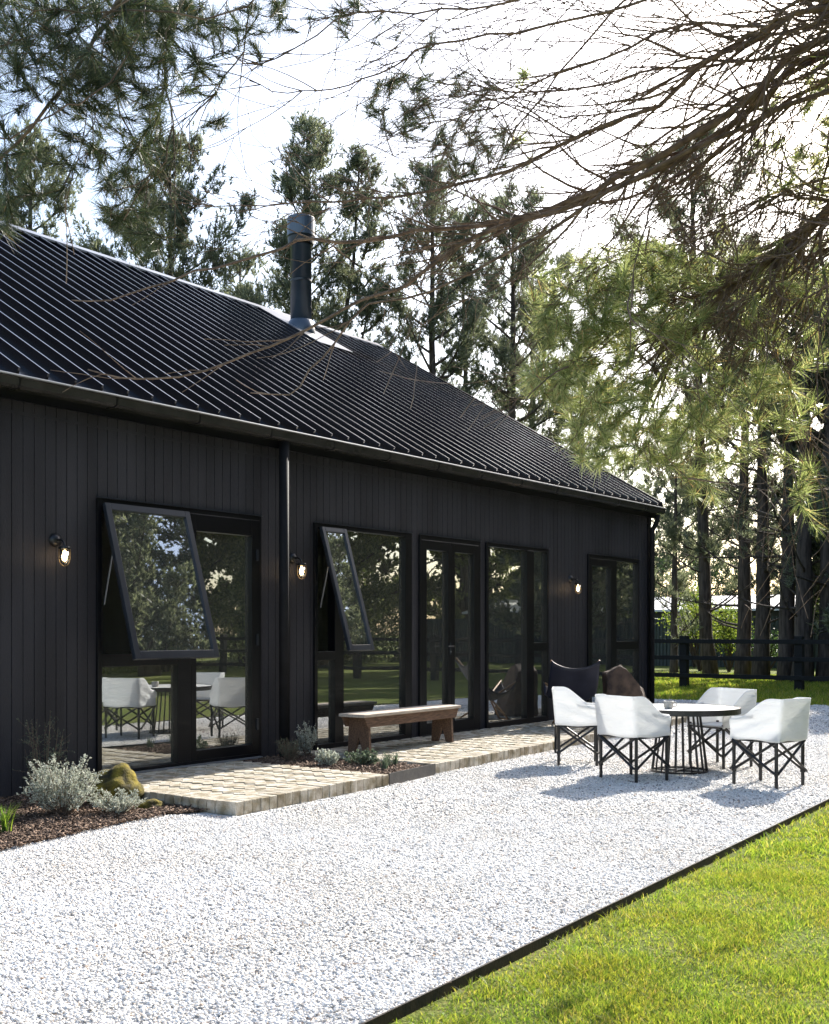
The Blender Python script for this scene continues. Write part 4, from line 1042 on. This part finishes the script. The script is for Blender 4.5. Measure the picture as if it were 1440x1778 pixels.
def bush(label, c_, rad3, n, mt, seed, leaf=.10, kind='bush', cat='bush', group=None):
    rr = np.random.default_rng(seed); r = empty(kind, (c_[0], c_[1], -.08), label, cat, group)
    nb = 14; B = rr.normal(0, 1, (nb, 3)); B /= np.linalg.norm(B, axis=1)[:, None]; B = np.array(c_) + B*np.array(rad3)*rr.uniform(.3, .85, (nb, 1)); B[:, 2] = np.maximum(B[:, 2], .25)
    q = rr.integers(0, nb, n); off = rr.normal(0, .33, (n, 3))*np.array(rad3)*.75; P = B[q] + off; P[:, 2] = np.maximum(P[:, 2], 0)
    V, F = leafquads(P, rr.normal(0, 1, (n, 3)), leaf, leaf*.3); npmesh('foliage', V, F, mt, r)
    E = [(c_[0], c_[1], -.08, *b, .035, .01) for b in B]; V, F = frustums(E, 4); npmesh('stem', V, F, M_bark, r)
def bpx(label, px, py, d, rad3, n, mt, seed, **k):
    v = pix(px, py, d); bush(label, tuple(v), rad3, n, mt, seed, **k)
bg_ = 'bushes by the green fence'
bpx('rounded yellow green bush above the green fence near the house corner', 1205, 1045, 47, (.8,.8,.8), 1800, M_leaf, 1, group=bg_)
bpx('olive bush in front of the green fence beside the leaning trunk', 1215, 1085, 43, (1.3,1.3,.9), 2600, M_leaf, 2, group=bg_)
bpx('leafy bush low between the leaning trunk and straight trunk', 1266, 1095, 42, (.8,.8,1.0), 1800, M_leaf, 3, group=bg_)
bpx('small bright bush at the right, over the fence between the thick trunks', 1412, 1055, 48, (.7,.7,.6), 1500, M_leaf, 4, group=bg_)
bpx('dark low shrub at the foot of the thick trunks', 1330, 1120, 40, (.9,.9,.6), 1400, M_leafdk, 5, group=bg_)
bpx('tall loose olive bush rising behind the pale shed roof', 1240, 985, 72, (2.4,2.4,2.2), 1500, M_leafdk, 7, group=bg_, leaf=.16)
bpx('bare greyish bush at the house corner above the shed', 1160, 1000, 66, (1.8,1.8,1.6), 500, M_leafdk, 8, group=bg_, leaf=.12)
for i, (xx, yy, hh_) in enumerate(((14, -24, 24), (22, -23.5, 27), (26, -21.5, 27), (30, -25, 28), (38, -24.0, 27), (46, -25, 28))):
    dx, dy = xx, yy - CAMY
    make_pine('tall spreading garden pine seen only mirrored in the open sashes', dx*sh - dy*ch, dx*ch + dy*sh, hh_, cb=.22, spread=5.5, seed=120+i, dens=1.15, group=gm, tris=9, w=.04, dead=3)
for i, (xx, yy) in enumerate(((50, -14), (54, -20), (41, -29), (43, -33), (36, -35), (58, -10), (56, -27))):
    dx, dy = xx, yy - CAMY
    make_pine('tall dense garden pine seen only mirrored in the far windows', dx*sh - dy*ch, dx*ch + dy*sh, 17 + i % 3, cb=.03, spread=4.4, seed=140+i, dens=.9, group=gm, tris=11, w=.06, dead=2, fm=M_garden)
for i in range(12):
    bush('rounded garden bush seen only mirrored in the windows', (3+i*3.9, -25.2-(i % 2), 1.9), (2.6,1.6,2.6+(i*5 % 3)*.9), 6500, M_garden if i % 3 else M_leaf, 30+i, leaf=.15, group='garden bushes seen mirrored')

# ------------------------------------------------------------------ the near pine whose boughs hang over the view
tb = camxy(5.0, 6.4)
near = empty('pine_tree', (tb[0], tb[1], -.1), 'large near pine whose bare brown boughs and needles hang over the whole view', 'tree')
rr = np.random.default_rng(99)
def tz(z): return np.array([tb[0] + .02*z, tb[1] - .01*z, z])
MB().tube([tuple(tz(z)) for z in (-.1, .4, 1.5, 3, 5, 7, 9, 11, 13)], [.40, .31, .28, .26, .23, .19, .15, .10, .04], 14).build('trunk', M_bark, near, True)
LIMBS = [  # (attach height, [(px,py,depth)...], radius at start, radius at tip, twig count)
 (4.6, [(1440,65,6.2),(1320,155,6.3),(1240,215,6.4),(1145,270,6.5),(1070,310,6.6),(990,350,6.7),(870,388,6.9),(795,397,7),(720,400,7),(640,418,7.1),(540,413,7.1),(490,430,7.2),(400,457,7.3),(300,485,7.4),(190,520,7.5),(125,522,7.5)], .052, .004, 46),
 (4.5, [(1440,90,6.6),(1330,170,6.6),(1200,262,6.6),(1075,322,6.7),(1000,352,6.7),(930,380,6.7),(867,395,6.8),(800,425,6.8),(754,455,6.8),(704,497,6.9),(654,510,6.9),(600,537,7),(500,588,7),(437,614,7),(354,647,7.1),(270,658,7.1),(208,656,7.1),(154,643,7.1)], .045, .004, 40),
 (4.5, [(1440,160,6.4),(1310,210,6.4),(1200,262,6.4),(1100,310,6.4),(975,385,6.5),(917,422,6.5),(850,452,6.5),(783,493,6.5),(708,518,6.5),(640,527,6.5),(583,593,6.6),(541,643,6.6),(500,685,6.6),(437,680,6.6)], .035, .003, 34),
 (5.0, [(1440,10,5.9),(1370,30,5.9),(1295,75,6),(1220,115,6.1),(1145,185,6.2),(1040,220,6.3),(970,255,6.4),(885,295,6.5),(795,320,6.6),(720,338,6.7),(640,345,6.8),(540,352,6.9),(430,357,7),(330,358,7)], .04, .003, 44),
 (4.6, [(1440,145,6.8),(1320,215,6.8),(1220,282,6.8),(1160,312,6.9),(1090,345,6.9),(1020,352,7),(930,372,7),(840,412,7.1),(760,430,7.2),(690,440,7.2),(640,462,7.2)], .03, .003, 30),
 (6.2, [(1250,-60,6),(1140,-20,6),(1080,5,6),(1040,50,6),(970,130,6.1),(920,195,6.1),(885,240,6.1),(860,300,6.1)], .02, .004, 14),
 (5.6, [(1440,-30,5.6),(1330,45,5.7),(1230,40,5.8),(1140,60,5.9),(1060,95,6),(940,140,6.1),(860,185,6.2),(790,205,6.2),(725,215,6.2)], .03, .003, 38),
 (5.4, [(1440,40,6.4),(1330,60,6.4),(1260,110,6.4),(1150,120,6.4),(1030,150,6.5),(930,160,6.5),(820,150,6.6),(740,140,6.6),(680,115,6.6)], .025, .003, 34),
 (6.0, [(1300,-60,5.4),(1150,-10,5.5),(1010,30,5.6),(900,55,5.7),(800,70,5.8),(720,85,5.8),(685,115,5.9),(630,135,5.9),(580,155,6),(525,160,6),(475,160,6),(435,140,6)], .022, .0025, 26),
 (6.2, [(1200,-90,5.2),(1000,-20,5.3),(860,10,5.4),(720,20,5.5),(620,20,5.5),(550,60,5.6),(480,105,5.6),(430,110,5.7),(400,90,5.7)], .022, .0025, 30),
 (4.2, [(1480,330,7.2),(1440,368,7.2),(1410,390,7.2),(1360,440,7.2),(1295,485,7.2),(1245,525,7.2),(1220,560,7.2),(1175,610,7.3),(1150,650,7.3),(1120,700,7.3),(1100,760,7.3)], .07, .008, 40),
 (4.2, [(1410,392,7.1),(1303,476,7.1),(1202,484,7.1),(1142,517,7.1),(1085,561,7.1),(1037,593,7.1),(990,640,7.1),(940,700,7.1)], .035, .005, 34),
 (4.3, [(1440,350,7.0),(1370,330,7.0),(1290,380,7.0),(1200,420,7.0),(1110,440,7.0),(1030,470,7.0),(960,520,7.0)], .03, .004, 30),
 (3.6, [(1480,450,7.6),(1430,500,7.6),(1390,580,7.6),(1370,660,7.6),(1390,730,7.6),(1420,800,7.6)], .03, .004, 26),
 (3.9, [(1460,420,7.4),(1340,520,7.4),(1290,620,7.4),(1240,700,7.5),(1200,780,7.5),(1170,830,7.5)], .028, .004, 30),
 (7.0, [(900,-420,5.0),(600,-250,4.8),(400,-120,4.7),(250,-30,4.7),(200,10,4.7),(170,65,4.7),(135,115,4.7),(110,150,4.7),(55,215,4.7),(0,280,4.7),(-50,330,4.7)], .035, .006, 24),
 (7.0, [(900,-420,5.2),(600,-220,5.1),(400,-80,5.0),(290,0,5),(285,100,5),(290,160,5),(300,215,5),(285,275,5),(250,330,5),(215,380,5)], .02, .003, 22),
 (7.2, [(900,-380,5.5),(600,-150,5.4),(480,-50,5.4),(435,0,5.4),(425,90,5.4),(390,130,5.4),(370,165,5.4),(320,220,5.4)], .016, .003, 20),
 (7.0, [(700,-300,4.5),(430,10,4.5),(300,20,4.5),(150,22,4.5),(60,15,4.5),(-40,5,4.5)], .014, .003, 20),
 (7.0, [(300,-60,4.4),(240,60,4.4),(190,140,4.4),(140,180,4.4),(90,190,4.4),(20,240,4.4),(-40,230,4.4)], .014, .003, 18),
 (7.0, [(220,-40,4.9),(200,110,4.9),(210,200,4.9),(240,260,4.9),(270,290,4.9),(240,320,4.9),(180,330,4.9)], .014, .003, 18),
]
E = []; nodes = []
upv = np.array([0, 0, 1.0]); rgt = np.array([sh, -ch, 0]); fwd = np.array([ch, sh, 0])
def twig(p, d, L, r0, lev, img=.75):
    """a curving thin side shoot, forking again at lower levels"""
    K = max(3, int(L/.08)); st = L/K; q = p; bend = rr.normal(0, .07, 3) + upv*rr.normal(.0, .04)
    out_ = []
    for k in range(K):
        d = d + bend*st*9 + rr.normal(0, .075, 3); d /= np.linalg.norm(d); e = q + d*st
        if not shape_ok(e): break
        E.append((*q, *e, max(.0021, r0*(1-k/K)), max(.0018, r0*(1-(k+1)/K)))); q = e; out_.append(q)
        if lev > 0 and rr.uniform() < .20:
            s = rgt*rr.normal(0, .8) + upv*rr.normal(0, .8) + fwd*rr.normal(0, .4); s -= d*s.dot(d); s /= np.linalg.norm(s)+1e-6; a = rr.uniform(.25, .7)
            twig(q, d*math.cos(a) + s*math.sin(a), L*rr.uniform(.35, .7), r0*.6, lev-1)
    nodes.extend(out_)
def shape_ok(q, slack=0):
    r_, d_ = q[0]*sh-(q[1]-CAMY)*ch, q[0]*ch+(q[1]-CAMY)*sh
    px, py = 720+2003*r_/d_, 1096-2003*(q[2]-EYE)/d_
    return not (py > 690 + max(0, px-600)*.28 and px < 1250)
for li, (zt, pts, r0, r1, nt_) in enumerate(LIMBS):
    P3 = [np.array(pix(*q)) for q in pts]; far_first = pts[0][0] < 1200
    P3 = [tz(zt)] + ([ (tz(zt)+P3[0])/2 + upv*.25 ]) + P3
    # resample smooth
    res = []
    for i in range(len(P3)-1):
        a, b = P3[i], P3[i+1]; p0 = P3[max(0, i-1)]; p3 = P3[min(len(P3)-1, i+2)]; n_ = max(2, int(np.linalg.norm(b-a)/.12))
        for k in range(n_):
            t = k/n_; res.append(.5*((2*a) + (-p0+b)*t + (2*p0-5*a+4*b-p3)*t*t + (-p0+3*a-3*b+p3)*t**3))
    res.append(P3[-1]); n_ = len(res)
    res = [q + rr.normal(0, .006, 3) for q in res]
    rad = [r1 + (r0*.74-r1)*(1-i/(n_-1))**1.1 for i in range(n_)]
    MB().tube([tuple(q) for q in res], rad, 7).build('limb', M_bark2, near, True)
    vis = [i for i in range(6, n_-1)]; nodes.extend([res[i] for i in vis if i % 2 == 0])
    pxs = [(lambda v: 720 + 2003*(v[0]*sh-(v[1]-CAMY)*ch)/(v[0]*ch+(v[1]-CAMY)*sh))(q) for q in res]
    for j in range(int(nt_*(1.8 if li in (10, 11, 12, 13, 14, 3, 6, 7, 8) else 1.3))):
        i = int(rr.choice(vis)); low = (res[i][2] < 3.9 and pxs[i] < 800) or (res[i][2] < 3.7 and pxs[i] < 1150)
        if low and rr.uniform() < .45: continue
        d = res[min(i+2, n_-1)] - res[max(0, i-2)]; d /= np.linalg.norm(d)
        s = rgt*rr.normal(0, .5) + upv*rr.normal(-.05, .9) + fwd*rr.normal(0, .5); s -= d*s.dot(d); s /= np.linalg.norm(s); a = rr.uniform(.15, .65)
        twig(res[i], d*math.cos(a) + s*math.sin(a), rr.uniform(.2, .6) if low else (rr.uniform(.35, 1.4) if pxs[i] > 850 else rr.uniform(.2, .75)), max(.0035, min(.015, rad[i]*.55)), 0 if low else 2)
for k in range(170):
    px_ = rr.uniform(1180, 1440); py_ = rr.uniform(250, 560) - (px_-1180)*.25; q = np.array(pix(px_, max(190, py_), rr.uniform(6.8, 7.9)))
    pl = np.array(nodes[::3]); dd = ((pl-q)**2).sum(1); i_ = int(dd.argmin())
    if dd[i_] > .3: continue
    q = pl[i_]; d = -upv*rr.uniform(.4, 1.1) - rgt*rr.uniform(-.1, 1.0) + fwd*rr.normal(0, .3); twig(q, d/np.linalg.norm(d), rr.uniform(.35, 1.1), .0045, 1)
# foliage: (cx, cy, rx, ry, d0, d1, count) on the photo, in metres of real depth
FOL = [(90,60,170,110,4.3,5.6,163),(215,95,110,110,4.4,5.4,75),(190,210,100,90,4.6,5.4,65),(60,300,80,60,4.6,5.2,24),(225,330,70,80,4.8,5.4,37),(250,400,50,45,5,5.4,16),(20,150,60,70,4.3,5,24),
       (345,110,70,70,5,5.6,21),(385,215,14,12,5.2,5.4,5),(310,40,80,40,4.8,5.6,28),(330,20,200,25,4.8,5.6,28),(15,350,30,60,4.6,5,10),
       (690,180,60,50,6.2,6.9,39),(790,200,90,80,6.3,7,44),(850,270,80,45,6.4,7,26),(700,60,60,40,5.8,6.4,8),(600,25,60,25,5.5,6,7),(915,130,16,14,6,6.3,3),
       (1000,530,85,70,6.6,7.6,102),(1090,600,150,100,6.6,7.8,144),(975,665,65,45,6.6,7.5,51),(1090,745,120,75,6.6,7.6,119),(1130,490,80,35,6.6,7.6,34),(1180,775,70,55,6.8,7.5,24),(1130,470,140,45,6.8,7.8,94),
       (1250,620,120,130,6.8,8,65),(1320,735,130,90,6.9,8,34),(1400,600,70,180,6.9,8,37),(1360,420,110,120,6.9,8,41),(1390,250,80,120,6.7,7.8,48),(1210,695,90,70,6.8,7.6,20),(1230,845,60,30,6.9,7.4,5),(1420,855,40,60,7,7.8,8),
       (1420,130,60,50,6.4,7,16),(470,25,90,35,5.2,5.8,12),(590,20,60,25,5.4,5.8,8),(430,60,30,30,5.3,5.8,6)]
TPn, TDn = [], []
pool = np.array(nodes)
for (cx, cy, rx, ry, d0, d1, n_) in FOL:
    cs_ = []
    for _ in range(int(n_)):
        while True:
            u, v = rr.uniform(-1, 1, 2)
            if u*u + v*v < 1: break
        cs_.append(np.array(pix(cx + u*rx, cy + v*ry, rr.uniform(d0, d1))))
    cs_ = np.array(cs_); dm = np.array([((pool - c_)**2).sum(1).min() for c_ in cs_]); order = np.argsort(dm); loc_pool = pool
    newn = []
    for o_ in order:
        c_ = cs_[o_]; allp = loc_pool if not newn else np.concatenate([loc_pool, np.array(newn)]); dd = ((allp - c_)**2).sum(1)
        q = allp[int(dd.argmin())]; L = math.sqrt(dd.min())
        if L < .03: continue
        if L > 1.3: c_ = q + (c_-q)/L*1.0; L = 1.0
        mid = (q+c_)/2 + rr.normal(0, .07*L, 3) - upv*.05*L; m1 = (q+mid)/2 + rr.normal(0, .02*L, 3)
        r_ = .0022 + .002*L
        if not shape_ok(c_) and cx < 1000: continue
        E.append((*q, *m1, r_, r_)); E.append((*m1, *mid, r_, r_*.9)); E.append((*mid, *c_, r_*.9, .0022)); newn += [mid, c_]
        d = c_ - mid; d = d/np.linalg.norm(d) + np.array([0, 0, .15]); TPn.append(c_); TDn.append(d)
        if rr.uniform() < .6: TPn.append((c_+mid)/2); TDn.append(d)
    pool = np.concatenate([loc_pool, np.array(newn)]) if newn else loc_pool
print('near pine twigs', len(E), 'tufts', len(TPn))
V, F = frustums(E, 5); npmesh('twigs', V, F, M_bark2, near, True)
TPn, TDn = np.array(TPn), np.array(TDn); dep = (TPn[:,0])*ch + (TPn[:,1]-CAMY)*sh; hor = TPn[:,0]*sh - (TPn[:,1]-CAMY)*ch; shadem = (dep < 5.9) | (hor/dep < .09)  # mask: left and closest tufts take the needle colour darkened for shade
V1, F1 = spikes(TPn[shadem], TDn[shadem], .08, .14, .0013, 46, (.10, 1.1), .10); V2, F2 = spikes(TPn[~shadem], TDn[~shadem], .10, .165, .0020, 38, (.12, 1.15), .10)
npmesh('needles', V1, F1, M_needshade, near); npmesh('needles', V2, F2, M_needlit, near)
print('objects', len(bpy.data.objects))
